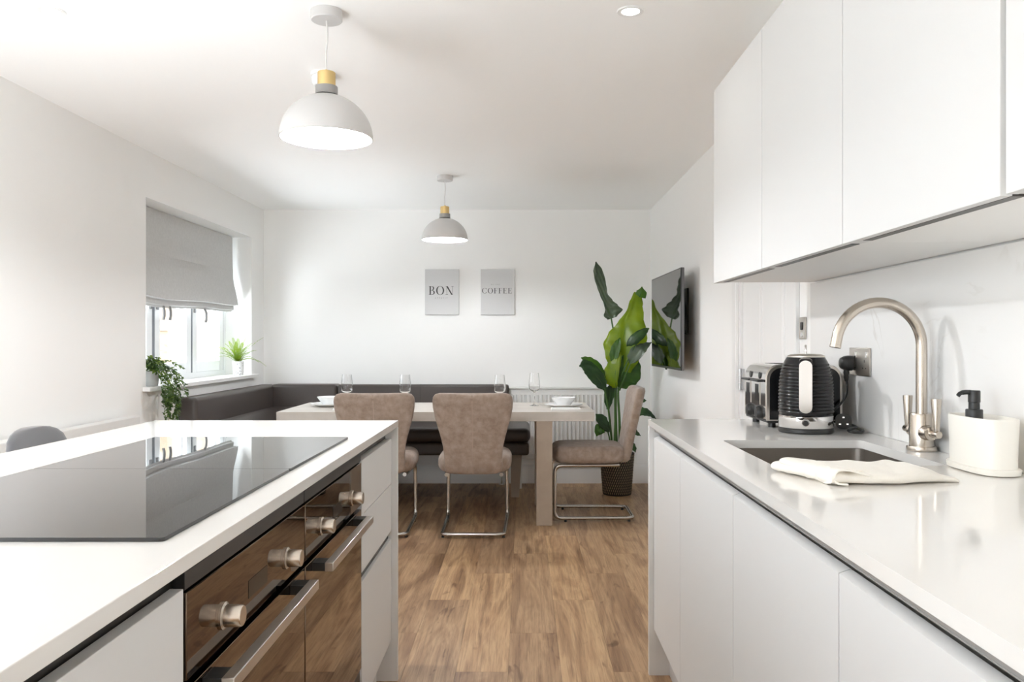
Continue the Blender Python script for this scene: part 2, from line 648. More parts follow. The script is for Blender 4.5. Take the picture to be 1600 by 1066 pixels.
struct('ceiling', B(XL - .3, XR + .15, YR - .2, YB + .15, ZC, ZC + .12), M['ceil'])
struct('wall_back', B(XL - .3, XR + .15, YB, YB + .15, -.1, ZC + .05), M['wall'])
# right wall with a doorway
DY0, DY1, DZ = 3.215, 4.035, 2.03
bm = NB()
box(bm, XR, XR + .14, YR - .2, DY0, -.1, ZC + .05)
box(bm, XR, XR + .14, DY1, YB + .05, -.1, ZC + .05)
box(bm, XR, XR + .14, DY0, DY1, DZ, ZC + .05)
struct('wall_right', bm, M['wall'])
# left wall with the window opening
WY0, WY1, WZ0, WZ1 = 4.706, 6.538, .911, 2.044
bm = NB()
GY0, GY1 = -2.0, .60
box(bm, XL - .30, XL, YR - .2, GY0, -.1, ZC + .05)
box(bm, XL - .30, XL, GY0 - .001, GY1 + .001, 2.1, ZC + .05)
box(bm, XL - .30, XL, GY1, WY0, -.1, ZC + .05)
box(bm, XL - .30, XL, WY1, YB + .05, -.1, ZC + .05)
box(bm, XL - .30, XL, WY0, WY1, WZ1, ZC + .05)
box(bm, XL - .30, XL, WY0, WY1, -.1, WZ0)
struct('wall_left', bm, M['wall'])
struct('wall_rear', B(XL - .3, XR + .14, YR - .15, YR, -.1, ZC + .05), M['wall'])
# unseen glazed doors added to the left wall to let sky light in
gd = NB()
for y0, y1 in ((GY0, GY0 + .06), (-.74, -.66), (GY1 - .06, GY1)):
    box(gd, XL - .2, XL - .13, y0, y1, 0, 2.1)
box(gd, XL - .2, XL - .13, GY0, GY1, 2.03, 2.1)
box(gd, XL - .2, XL - .13, GY0, GY1, 0, .07)
added_door = struct('added_door_2', gd, M['upvc'])
obj('pane', B(XL - .168, XL - .162, GY0 + .05, GY1 - .05, .06, 2.04), M['glass'], added_door)

# skirting
struct('baseboard_back', prism(NB(), [(XL, YB, 0), (XL, YB - .018, 0), (XL, YB - .018, .13), (XL, YB - .006, .155), (XL, YB, .155)], (XR - XL, 0, 0)), M['gloss_white'])
struct('baseboard_left', prism(NB(), [(XL, GY1, 0), (XL + .018, GY1, 0), (XL + .018, GY1, .13), (XL + .006, GY1, .155), (XL, GY1, .155)], (0, YB - .02 - GY1, 0)), M['gloss_white'])
struct('baseboard_right', prism(NB(), [(XR, 4.115, 0), (XR - .018, 4.115, 0), (XR - .018, 4.115, .13), (XR - .006, 4.115, .155), (XR, 4.115, .155)], (0, YB - .02 - 4.115, 0)), M['gloss_white'])

# interior door in the right wall
dl = NB()
box(dl, XR + .012, XR + .052, DY0 + .036, DY1 - .03, .008, DZ - .032, .002)
door1 = struct('door_1', dl, M['gloss_white'])
for (ya, yb) in ((3.36, 3.59), (3.68, 3.91)):
    for (za, zb) in ((.25, .86), (1.0, 1.86)):
        p = NB()
        box(p, XR + .0095, XR + .0125, ya, yb, za, zb, .002)
        box(p, XR + .0075, XR + .0125, ya + .03, yb - .03, za + .03, zb - .03, .003)
        obj('moulded_panel', p, M['gloss_white'], door1)
for zz in (.32, 1.015, 1.70):
    h = NB()
    for q in range(3):
        lathe(h, [(0, 0), (.0075, 0), (.0075, .034), (0, .034)], (XR - .004, DY1 - .033, zz - .055 + q * .037), 12)
    box(h, XR + .002, XR + .013, DY1 - .06, DY1 - .034, zz - .05, zz + .05)
    obj('hinge', h, M['hinge'], door1)
lv = NB()
lathe(lv, [(0, .013), (.025, .013), (.025, -.004), (.009, -.006), (.009, -.045), (0, -.045)], (XR, DY0 + .085, 1.0), 20, 'X')
tube(lv, fillet([(XR - .04, DY0 + .085, 1.0), (XR - .045, DY0 + .10, 1.0), (XR - .045, DY0 + .2, 1.0)], .02), .009, 12)
obj('door_handle', lv, M['chrome'], door1)
bm = NB()
box(bm, XR - .0005, XR + .075, DY0, DY0 + .032, 0, DZ)
box(bm, XR - .0005, XR + .075, DY1 - .028, DY1, 0, DZ)
box(bm, XR - .0005, XR + .075, DY0 + .032, DY1 - .028, DZ - .028, DZ)
struct('trim_1', bm, M['gloss_white'])
bm = NB()
box(bm, XR - .018, XR, DY0 - .07, DY0, 0, DZ + .068, .004)
box(bm, XR - .018, XR, DY1, DY1 + .07, 0, DZ + .068, .004)
box(bm, XR - .018, XR, DY0, DY1, DZ, DZ + .068, .004)
struct('trim_2', bm, M['gloss_white'])

# ------------------------------------------------------------------ window, sill, blind
FX0, FX1 = -2.48, -2.41
bm = NB()
ys = [WY0, 5.235, 5.835, WY1]
box(bm, FX0, FX1, WY0, WY0 + .045, .931, WZ1)
box(bm, FX0, FX1, WY1 - .09, WY1, .931, WZ1)
box(bm, FX0, FX1, WY0 + .045, WY1 - .09, WZ1 - .045, WZ1)
box(bm, FX0, FX1, WY0 + .045, WY1 - .09, .931, .981)
for y in ys[1:3]: box(bm, FX0, FX1, y - .024, y + .024, .981, WZ1 - .045)
win = struct('window_1', bm, M['upvc'])
for i in range(3):
    ya = ys[i] + (.047 if i == 0 else .012)
    yb = ys[i + 1] - (.092 if i == 2 else .012 if i == 1 else .024)
    za, zb = .975, WZ1 - .048
    s = NB()
    sx0, sx1 = -2.475, -2.395
    w = .078
    box(s, sx0, sx1, ya, ya + w, za, zb, .004)
    box(s, sx0, sx1, yb - w, yb, za, zb, .004)
    box(s, sx0, sx1, ya + w, yb - w, za, za + w, .004)
    box(s, sx0, sx1, ya + w, yb - w, zb - w, zb, .004)
    sash = obj('sash', s, M['upvc'], win)
    g = NB()
    gx0, gx1 = -2.452, -2.446
    box(g, gx0, gx1, ya + w - .004, yb - w + .004, za + w - .004, zb - w + .004)
    obj('pane', g, M['glass'], sash)
    g = NB()
    for (a, b2, c, d) in ((ya - .004, ya + .0005, za, zb), (yb - .0005, yb + .004, za, zb)):
        box(g, -2.412, -2.3955, a, b2, c, d)
    for (a, b2, c, d) in ((ya + w - .001, ya + w + .005, za + w, zb - w), (yb - w - .005, yb - w + .001, za + w, zb - w)):
        box(g, -2.446, -2.428, a, b2, c, d)
    obj('gasket', g, M['gasket'], sash)
    hy = (ya + .03) if i != 0 else (yb - .03)
    hb = NB()
    box(hb, -2.396, -2.384, hy - .014, hy + .014, 1.41, 1.475, .004)
    tube(hb, smooth_path([(-2.386, hy, 1.452), (-2.355, hy, 1.456), (-2.335, hy + .014, 1.448), (-2.322, hy + .03, 1.42), (-2.318, hy + .032, 1.375), (-2.322, hy + .026, 1.34)], 5), [.009] * 10 + [.0085] * 16, 10)
    obj('handle', hb, M['handle_w'], sash)

bm = NB()
box(bm, FX1 + .0003, XL + .0005, WY0 + .001, WY1 - .001, WZ0 + .0002, .936)
box(bm, XL + .0005, XL + .045, WY0 - .045, WY1 + .045, WZ0 - .001, .936, .003, 2)
struct('trim_3', bm, M['gloss_white'])

# roman blind: flat panel, then a lap that bellies into the room and two folds beneath
bl = thing('roman_blind', 'grey linen roman blind half raised in the window recess, bottom folds sagging', 'blind', (-2.33, 5.62, 1.5))


def sheet(prof_fn, y0, y1, ny=24, th=.004):
    """prof_fn(t)-> list of (x,z) with t in 0..1 along y; closed thin sheet"""
    bm = NB()
    rows = []
    for j in range(ny + 1):
        t = j / ny
        y = y0 + (y1 - y0) * t
        pr = prof_fn(t)
        rows.append([Vector((x, y, z)) for x, z in pr])
    top = [[bm.verts.new(p) for p in r] for r in rows]
    bot = [[bm.verts.new(p + Vector((-th, 0, -th * .2))) for p in r] for r in rows]
    n = len(rows[0])
    for j in range(ny):
        for i in range(n - 1):
            bm.faces.new((top[j][i], top[j + 1][i], top[j + 1][i + 1], top[j][i + 1]))
            bm.faces.new((bot[j][i], bot[j][i + 1], bot[j + 1][i + 1], bot[j + 1][i]))
    for j in range(ny):
        bm.faces.new((top[j][0], bot[j][0], bot[j + 1][0], top[j + 1][0]))
        bm.faces.new((top[j][-1], top[j + 1][-1], bot[j + 1][-1], bot[j][-1]))
    for i in range(n - 1):
        bm.faces.new((top[0][i], top[0][i + 1], bot[0][i + 1], bot[0][i]))
        bm.faces.new((top[-1][i], bot[-1][i], bot[-1][i + 1], top[-1][i + 1]))
    return bm


def sag(t): return .030 * math.sin(PI * min(1, max(0, t))) + .012 * math.sin(2.3 * PI * t + .4)


def main_prof(t):
    s = sag(t)
    w = .003 * math.sin(9 * t)
    pts = [(-2.335, 2.037), (-2.335, 1.93), (-2.334 + w, 1.80), (-2.332 + w, 1.762), (-2.331, 1.758), (-2.332 + w, 1.754), (-2.329, 1.70), (-2.320, 1.65), (-2.304, 1.585), (-2.292, 1.53 - s * .5), (-2.288, 1.505 - s)]
    return pts


BY0, BY1 = WY0 + .02, WY1 - .055
obj('panel', sheet(main_prof, BY0, BY1), M['blind'], bl, angle=60)


def fold1(t):
    s = sag(t)
    return [(-2.289, 1.507 - s), (-2.298, 1.499 - s), (-2.308, 1.510 - s), (-2.315, 1.505 - s), (-2.312, 1.473 - s * 1.05), (-2.315, 1.465 - s * 1.05)]


def fold2(t):
    s = sag(t)
    return [(-2.322, 1.505 - s), (-2.322, 1.465 - s * 1.08), (-2.328, 1.453 - s * 1.08), (-2.336, 1.461 - s * 1.08), (-2.338, 1.515 - s)]


obj('fold', sheet(fold1, BY0, BY1 - .035), M['blind'], bl, angle=60)
obj('fold', sheet(fold2, BY0, BY1 - .045), M['blind'], bl, angle=60)
obj('head_rail', B(-2.395, -2.337, BY0 + .004, BY1 - .004, 2.005, 2.042, .003), M['cab'], bl)

# ------------------------------------------------------------------ outside the window
struct('ground', B(-14, XL - .32, -9, 22, -.25, -.12), M['paving'])
struct('ground', B(XL - .31, 6, -9, YR - .22, -.25, -.12), M['paving'])
cl = thing('clad_shed', 'tan timber clad shed wall seen bright through the left panes', 'shed', (-6.2, 9.6, -.12))
obj('wall_core', B(-8.3, -4.22, 9.56, 11.5, -.12, 2.6), M['fence'], cl)
z = -.12
for q in range(8):
    bm = NB()
    prism(bm, [(-8.32, 9.56, z), (-8.32, 9.515, z), (-8.32, 9.515, z + .03), (-8.32, 9.54, z + .36), (-8.32, 9.56, z + .36)], (4.12, 0, 0))
    obj('cladding_board', bm, M['fence'], cl)
    z += .362

# ================================================================== the island (left)
IX = -.443      # worktop edge
FXI = -.464     # door faces
ZT = .92


def unit(name, label, y0, y1, side, group=None):
    """side -1 island (front faces +X), +1 right run (front faces -X)"""
    return thing(name, label, 'cabinet', ((-.75 if side < 0 else .75), (y0 + y1) / 2, 0), 0, group)


def front(root, name, y0, y1, z0, z1, x0, x1, label=None):
    return obj(name, B(x0, x1, y0 + .0015, y1 - .0015, z0, z1, .0012, 2), M['cab'], root, label=label)


def base_unit(y0, y1, side, label, fronts):
    u = unit('base_cabinet', label, y0, y1, side)
    if side < 0:
        obj('carcass', B(-1.03, FXI - .021, y0 + .0005, y1 - .0005, .15, .855), M['carc'], u)
        for nm, z0, z1 in fronts: front(u, nm, y0, y1, z0, z1, FXI - .019, FXI)
    else:
        obj('carcass', B(.476, 1.055, y0 + .0005, y1 - .0005, .16, .84), M['carc'], u)
        for nm, z0, z1 in fronts: front(u, nm, y0, y1, z0, z1, .455, .474)
    return u


wt = B(-1.307, IX, -.3, 2.868, .8975, ZT, .0015, 2)
o = obj('island_worktop', wt, M['quartz']); tag(o, 'white quartz island worktop carrying the black hob', 'worktop')
o = obj('end_panel', B(-1.307, IX, 2.849, 2.867, 0, .897, .001), M['cab']); tag(o, 'white end panel closing the far end of the island', 'panel')
o = obj('back_panel', B(-1.052, -1.034, -.3, 2.8485, 0, .897), M['cab']); tag(o, 'white back panel of the island on the stool side', 'panel')
bm = NB()
box(bm, FXI - .030, FXI - .022, -.3, 2.8485, .858, .897)
box(bm, FXI - .022, FXI - .004, -.3, 1.105, .892, .897)
o = obj('handle_channel', bm, M['darkrail']); tag(o, 'dark handle channel running under the island worktop', 'rail')
o = obj('plinth', B(-.535, -.517, -.3, 2.8485, 0, .144), M['plinth']); tag(o, 'recessed grey plinth below the island cabinets', 'plinth')

base_unit(-.10, .502, -1, 'near white island cabinet mostly below the picture edge', [('door', .150, .862)])
base_unit(.504, 1.104, -1, 'white island cabinet with plain door beside the nearer oven', [('door', .150, .862)])
u = base_unit(2.324, 2.847, -1, 'white three drawer cabinet at the far end of the island', [('drawer', .700, .857), ('drawer', .533, .697), ('drawer', .147, .505)])
obj('handle_channel', B(FXI - .0205, FXI - .012, 2.327, 2.845, .498, .538), M['darkrail'], u, label='dark recessed channel between drawers')

# ovens
YO = [1.109, 1.718, 2.320]


def oven(y0, y1, label):
    t = thing('oven', label, 'oven', (-.75, (y0 + y1) / 2, 0))
    obj('body', B(-1.03, FXI - .021, y0 + .001, y1 - .001, .16, .856), M['black'], t)
    obj('top_trim', B(FXI - .019, FXI - .002, y0 + .002, y1 - .002, .8565, .882, .001), M['black'], t)
    f = obj('control_panel', B(FXI - .017, FXI, y0 + .004, y1 - .004, .731, .853, .0015), M['ovenglass'], t)
    dr = obj('oven_door', B(FXI - .017, FXI, y0 + .004, y1 - .004, .262, .719, .0015), M['ovenglass'], t)
    obj('lower_trim', B(FXI - .019, FXI - .004, y0 + .004, y1 - .004, .155, .256, .001), M['black'], t)
    yc = (y0 + y1) / 2
    for s in (-1, 1):
        yk = yc + s * .166
        kb = NB()
        lathe(kb, [(0, -.001), (.0212, 0), (.0212, .0035), (.0172, .0055), (.0166, .0295), (.015, .0315), (0, .0315)], (FXI, yk, .776), 32, 'X')
        kn = obj('knob', kb, M['nickel'], f)
    obj('display', B(FXI, FXI + .0006, yc - .05, yc + .05, .765, .795), M['blackgloss'], f)
    h = NB()
    box(h, FXI + .028, FXI + .047, y0 + .056, y1 - .068, .694, .7135, .0015)
    hd = obj('handle', h, M['steel'], dr, label='brushed steel bar handle')
    for yb in (y0 + .057, y1 - .069 - .042):
        obj('bracket', B(FXI, FXI + .0285, yb, yb + .042, .6945, .713, .001), M['black'], dr, label='black handle bracket')
    return t


oven(YO[0], YO[1], 'nearer built-in oven with bronze mirror glass and two steel knobs')
oven(YO[1], YO[2], 'farther built-in oven with bronze mirror glass beside the white drawers')


def hob(y0, y1, label):
    t = thing('hob', label, 'hob', (-.8, (y0 + y1) / 2, ZT))
    g = NB()
    prism(g, [(x, y, ZT + .0005) for x, y in rrect(-1.057, -.502, y0, y1, .006, 3)], (0, 0, .0055))
    ob = obj('glass_top', g, [M['hob'], M['hobedge']], t)
    for p in ob.data.polygons:
        if abs(p.normal.z) < .5: p.material_index = 1
    return t


hob(1.127, 1.737, 'nearer black glass hob module set flush on the island')
hob(1.739, 2.321, 'farther black glass hob module towards the dining table')

# ================================================================== right hand run
RX = .453
# worktop with the sink cut-out
bm = NB()
HX0, HX1, HY0, HY1 = .566, .960, 1.82, 2.291
outer = [(RX, -.3), (SPL, -.3), (SPL, 2.916), (RX, 2.916)]
inner = rrect(HX0, HX1, HY0, HY1, .018, 5)
ov = [bm.verts.new((x, y, ZT)) for x, y in outer]
iv = [bm.verts.new((x, y, ZT)) for x, y in inner]
es = [bm.edges.new((ov[i], ov[(i + 1) % len(ov)])) for i in range(len(ov))]
es += [bm.edges.new((iv[i], iv[(i + 1) % len(iv)])) for i in range(len(iv))]
bmesh.ops.triangle_fill(bm, use_beauty=True, edges=es)
r = bmesh.ops.extrude_face_region(bm, geom=list(bm.faces))
for v in [g for g in r['geom'] if isinstance(g, bmesh.types.BMVert)]: v.co.z -= .0225
o = obj('kitchen_worktop', bm, M['quartz'], angle=30); tag(o, 'white quartz worktop on the right with the undermounted sink', 'worktop')
o = obj('end_panel', B(RX, 1.060, 2.8975, 2.9155, 0, .897, .001), M['cab']); tag(o, 'white end panel at the far end of the right hand units', 'panel')
bm = NB()
box(bm, .474, .486, -.3, 2.897, .8785, .897)
box(bm, .4735, .520, -.3, 2.897, .8765, .8785)
box(bm, .512, .518, -.3, 2.897, .835, .897)
box(bm, .4915, .512, -.3, 2.897, .8345, .838)
o = obj('handle_channel', bm, M['rail']); tag(o, 'grey aluminium handle channel running under the right hand worktop', 'rail')
o = obj('plinth', B(.527, .545, -.3, 2.897, 0, .155), M['plinth']); tag(o, 'recessed grey plinth below the right hand cabinets', 'plinth')
RY = [2.896, 2.414, 1.808, 1.202, .596, -.01]
RL = ['narrow white base cabinet at the far end of the right run', 'white base cabinet under the kettle, second from the far end',
      'wide white base cabinet below the sink and towel', 'white base cabinet at the lower right of the picture', 'white base cabinet nearest the camera on the right']
for i in range(5):
    u = unit('base_cabinet', RL[i], RY[i + 1], RY[i], 1)
    if i == 1 or i == 2:      # room for the sink bowl
        bm = NB()
        box(bm, .4925, 1.060, RY[i + 1] + .0005, RY[i] - .0005, .16, .66)
        box(bm, .4925, .508, RY[i + 1] + .0005, RY[i] - .0005, .66, .834)
        obj('carcass', bm, M['carc'], u)
    else:
        obj('carcass', B(.4925, 1.060, RY[i + 1] + .0005, RY[i] - .0005, .16, .834), M['carc'], u)
    ya_, yb_ = RY[i + 1] + .0017, RY[i] - .0017
    bm = NB()       # door with the bevelled finger-pull top
    prism(bm, [(.471, ya_, .168), (.471, ya_, .8545), (.4725, ya_, .8555), (.486, ya_, .8600), (.491, ya_, .8600), (.491, ya_, .168)], (0, yb_ - ya_, 0))
    obj('door', bm, M['cab'], u, angle=20)

# splashback panel
o = obj('splashback', B(SPL, XR - .0005, -.3, 2.99, .9205, 1.4155), M['splash']); tag(o, 'veined white quartz splashback behind the tap and sockets', 'splashback')

# sink
sk = thing('sink', 'undermounted stainless steel sink sunk into the right worktop', 'sink', (.763, 2.06, .72))
bm = NB()
rings = []
for (ins, z, r_) in ((-.022, .8968, .03), (.003, .8968, .03), (.003, .890, .03), (.006, .76, .035), (.012, .725, .04), (.03, .712, .05), (.12, .709, .06)):
    rings.append([(x, y, z) for x, y in rrect(HX0 + ins - .004, HX1 - ins + .004, HY0 + ins - .004, HY1 - ins + .004, r_, 6)])
loft(bm, rings, caps=False)
vs = [bm.verts.new((p[0], p[1], .7088)) for p in rings[-1]]
bm.verts.ensure_lookup_table()
n = len(rings[0])
last = [v for v in bm.verts if abs(v.co.z - .709) < 1e-6]
for v in vs: bm.verts.remove(v)
bmesh.ops.contextual_create(bm, geom=last)
obj('bowl', bm, M['sink'], sk)
obj('waste', lathe(NB(), [(0, .004), (.022, .004), (.024, .002), (.042, .003), (.045, .0), (0, 0)], (.763, 2.06, .7092), 28), M['chrome'], sk)

# wall cabinets
WYs = [2.997, 2.395, 1.790, 1.1865, .585, -.015]
WL = ['farthest white wall cabinet, beside the door', 'white wall cabinet above the kettle and toaster', 'wide white wall cabinet above the tap', 'white wall cabinet cut by the right edge of the picture', 'white wall cabinet nearest the camera']
WX = .709
for i in range(5):
    y0, y1 = WYs[i + 1], WYs[i]
    if i == 2: y0 += .010
    u = thing('wall_cabinet', WL[i], 'cabinet', (.9, (y0 + y1) / 2, 1.42))
    bm = NB()
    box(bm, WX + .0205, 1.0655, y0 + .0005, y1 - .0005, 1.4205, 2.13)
    obj('carcass', bm, M['cab_lit'], u)
    obj('door', B(WX, WX + .019, y0 + .0022, y1 - .0022, 1.4165, 2.13, .0012), M['cab'], u)
    obj('finger_pull', B(WX + .020, WX + .040, y0 + .004, y1 - .062, 1.4165, 1.4204), M['darkrail'], u, label='dark finger pull slot')
    obj('slot_cap', B(WX + .020, WX + .040, y1 - .061, y1 - .004, 1.4170, 1.4204), M['cab'], u)
# ================================================================== pendants and downlights


def pendant(label, loc):
    t = thing('pendant_lamp', label, 'pendant lamp', (0, 0, 0), 0, 'dome pendant lamps')
    z0 = -.433        # rim below the ceiling (origin: ceiling)
    obj('canopy', lathe(NB(), [(0, 0), (.052, 0), (.053, -.003), (.053, -.031), (.050, -.034), (.006, -.034), (0, -.034)], n=40), M['shade'], t)
    obj('cable', tube(NB(), smooth_path([(0, 0, -.03), (.003, 0, -.09), (-.002, 0, -.15), (0, 0, -.21)], 6), .0032, 8), M['cable'], t)
    obj('cap', lathe(NB(), [(0, -.200), (.006, -.200), (.007, -.207), (.028, -.208), (.030, -.210), (.030, -.256), (0, -.256)], n=32), M['brass'], t, label='brass lamp holder')
    obj('collar', lathe(NB(), [(0, -.2565), (.0365, -.2565), (.037, -.258), (.037, -.284), (0, -.284)], n=32), M['collar'], t, label='grey collar above the dome')
    r0, h = .1555, .149
    out, inn = [], []
    for k in range(17):
        a = PI / 2 * k / 16
        out.append((r0 * math.sin(a) if k else 0.0, z0 + h * math.cos(a)))
    for k in range(17):
        a = PI / 2 * (16 - k) / 16
        inn.append(((r0 - .004) * math.sin(a) if k < 16 else 0.0, z0 + (h - .004) * math.cos(a)))
    s = obj('lamp_shade', lathe(NB(), out + inn, n=56), [M['shade'], M['shade_in']], t, angle=60)
    for p in s.data.polygons:
        c = p.center
        d = math.sqrt((c.x / r0) ** 2 + (c.y / r0) ** 2 + ((c.z - z0) / h) ** 2)
        if d < .985 and c.z > z0 + .0005: p.material_index = 1
    prof = []
    for k in range(13):
        a = PI * k / 12
        prof.append((.030 * math.sin(a) if 0 < k < 12 else 0.0, -.332 + .030 * math.cos(a)))
    obj('bulb', lathe(NB(), prof, n=24), M['bulb'], t)
    t.location = loc
    return t


PEND = [(-.664, 2.727), (-.527, 5.444)]
p1 = pendant('white dome pendant lamp with brass holder above the island', (PEND[0][0], PEND[0][1], ZC))
p2 = dup(p1, (PEND[1][0], PEND[1][1], ZC), 0, 'white dome pendant lamp with brass holder above the dining table')
for (x, y), w in zip(PEND, PENDANT_W): point('pendant_bulb_light', (x, y, ZC - .396), w, (.95, .97, 1), .022)


def downlight(label, x, y):
    t = thing('downlight', label, 'downlight', (0, 0, 0))
    obj('trim_ring', lathe(NB(), [(.030, 0), (.030, -.003), (.036, -.005), (.044, -.0045), (.046, -.001), (.046, 0)], n=36), M['gloss_white'], t)
    obj('lens', lathe(NB(), [(0, -.0005), (.029, -.0005), (.029, -.002), (0, -.002)], n=28), M['lens'], t)
    t.location = (x, y, ZC)
    spot('downlight_beam', (x, y, ZC - .012), DOWNLIGHT_W, (1, .97, .92), 140)
    return t


downlight('round recessed downlight in the ceiling near the wall cabinets', .364, 2.727)
downlight('round recessed downlight in the ceiling at the upper left', -1.595, 2.727)
downlight('added unseen round downlight above the near end of the right worktop', .342, .75)  # out of view, added to brighten the near worktops
downlight('added unseen round downlight above the stools, behind the picture edge', -1.56, .75)  # second lamp added out of view for more light
t = thing('smoke_alarm', 'white round smoke alarm on the ceiling behind the nearer pendant', 'alarm', (-.831, 3.365, ZC))
obj('base', lathe(NB(), [(0, 0), (.052, 0), (.052, -.012), (0, -.012)], (-.831, 3.365, ZC), 36), M['gloss_white'], t)
obj('cover', lathe(NB(), [(0, -.0125), (.047, -.0125), (.049, -.018), (.047, -.04), (.038, -.052), (0, -.053)], (-.831, 3.365, ZC), 36), M['gloss_white'], t)

# ================================================================== pictures


def ell(cx, cy, rx, ry, a0, a1, n=20):
    return [(cx + rx * math.cos(R(a0 + (a1 - a0) * k / n)), cy + ry * math.sin(R(a0 + (a1 - a0) * k / n))) for k in range(n + 1)]


def glyph(ch):
    """high contrast roman capitals: list of (polygon) in a unit-high box; returns polys, advance width"""
    hl = .035
    st = .15
    q = []
    def rc(x0, y0, x1, y1): q.append([(x0, y0), (x1, y0), (x1, y1), (x0, y1)])
    def ring(outer, inner):
        n = min(len(outer), len(inner))
        for k in range(n - 1): q.append([outer[k], outer[k + 1], inner[k + 1], inner[k]])
    if ch == 'B':
        rc(.09, 0, .09 + st, 1); rc(0, 0, .32, hl); rc(0, 1 - hl, .32, 1)
        ring([(.3, 1)] + ell(.34, .76, .27, .24, 90, -90) + [(.3, .52)], [(.3, 1 - hl)] + ell(.32, .76, .155, .24 - hl, 90, -90) + [(.3, .52 + hl)])
        ring([(.3, .535)] + ell(.36, .265, .33, .265, 90, -90) + [(.3, 0)], [(.3, .535 - hl)] + ell(.34, .265, .20, .265 - hl, 90, -90) + [(.3, hl)])
        rc(.2, .505, .34, .535)
        return q, .74
    if ch == 'O':
        ring(ell(.46, .5, .46, .52, 0, 360, 44), ell(.46, .5, .30, .49, 0, 360, 44))
        return q, .98
    if ch == 'N':
        rc(.13, 0, .13 + hl, 1); rc(.78, 0, .78 + hl, 1)
        q.append([(.07, 1), (.25, 1), (.82, 0), (.66, 0)])
        rc(0, 0, .3, hl); rc(0, 1 - hl, .2, 1); rc(.66, 1 - hl, .94, 1)
        return q, .96
    if ch == 'C':
        ring(ell(.46, .5, .46, .52, 38, 322, 36), ell(.46, .5, .31, .49, 46, 314, 36))
        q.append([(.80, .66), (.83, .66), (.83, 1.0), (.80, .96)]); q.append([(.80, .34), (.83, .34), (.83, 0), (.80, .04)])
        return q, .92
    if ch in 'FE':
        rc(.09, 0, .09 + st, 1); rc(0, 1 - hl, .66, 1); rc(.2, .50, .5, .50 + hl)
        q.append([(.63, 1), (.66, 1), (.66, .70), (.645, .70)]); q.append([(.48, .64), (.505, .64), (.505, .39), (.48, .39)])
        if ch == 'F': rc(0, 0, .34, hl); return q, .72
        rc(0, 0, .68, hl); q.append([(.64, 0), (.68, 0), (.70, .32), (.685, .32)])
        return q, .76
    return q, .4


def word(s, x0, x1, z0, z1, y, th=.0006):
    polys, w = [], 0
    gl = []
    for c in s:
        g, a = glyph(c)
        gl.append((g, w)); w += a + .10
    w -= .10
    sx, sz = (x1 - x0) / w, (z1 - z0)
    bm = NB()
    for g, off in gl:
        for p in g:
            prism(bm, [(x0 + (off + px) * sx, y, z0 + pz * sz) for px, pz in p], (0, -th, 0))
    return bm


def small_text(s, xc, zc, size, y, spacing):
    cu = bpy.data.curves.new('print', 'FONT')
    cu.body = s; cu.size = size; cu.align_x = 'CENTER'; cu.align_y = 'CENTER'; cu.space_character = spacing; cu.extrude = .0002
    tmp = bpy.data.objects.new('print', cu)
    COL.objects.link(tmp)
    dg = bpy.context.evaluated_depsgraph_get()
    me = bpy.data.meshes.new_from_object(tmp.evaluated_get(dg))
    bpy.data.objects.remove(tmp)
    bm = NB(); bm.from_mesh(me); bpy.data.meshes.remove(me)
    bm.transform(Matrix.Translation((xc, y, zc)) @ Matrix.Rotation(PI / 2, 4, 'X'))
    return bm


for (x0, x1, lab, kind) in ((-.828, -.541, 'grey canvas print reading BON on the back wall', 0), (-.357, -.070, 'grey canvas print reading COFFEE on the back wall', 1)):
    t = thing('canvas_print', lab, 'picture', ((x0 + x1) / 2, YB - .01, 1.6))
    yf = YB - .026
    obj('canvas', B(x0, x1, yf, YB - .001, 1.4275, 1.812, .002), M['canvas'], t)
    w = x1 - x0
    if kind == 0:
        obj('lettering', word('BON', x0 + .033, x1 - .042, 1.596, 1.669, yf - .0001), M['ink'], t)
        obj('small_lettering', small_text('APPETIT', x0 + w * .48, 1.568, .017, yf - .0004, 1.9), M['ink2'], t)
    else:
        obj('lettering', word('COFFEE', x0 + .012, x1 - .020, 1.608, 1.653, yf - .0001), M['ink'], t)
        obj('small_lettering', small_text('BUT FIRST', x0 + w * .44, 1.683, .012, yf - .0004, 1.5), M['ink2'], t)

# ================================================================== radiators


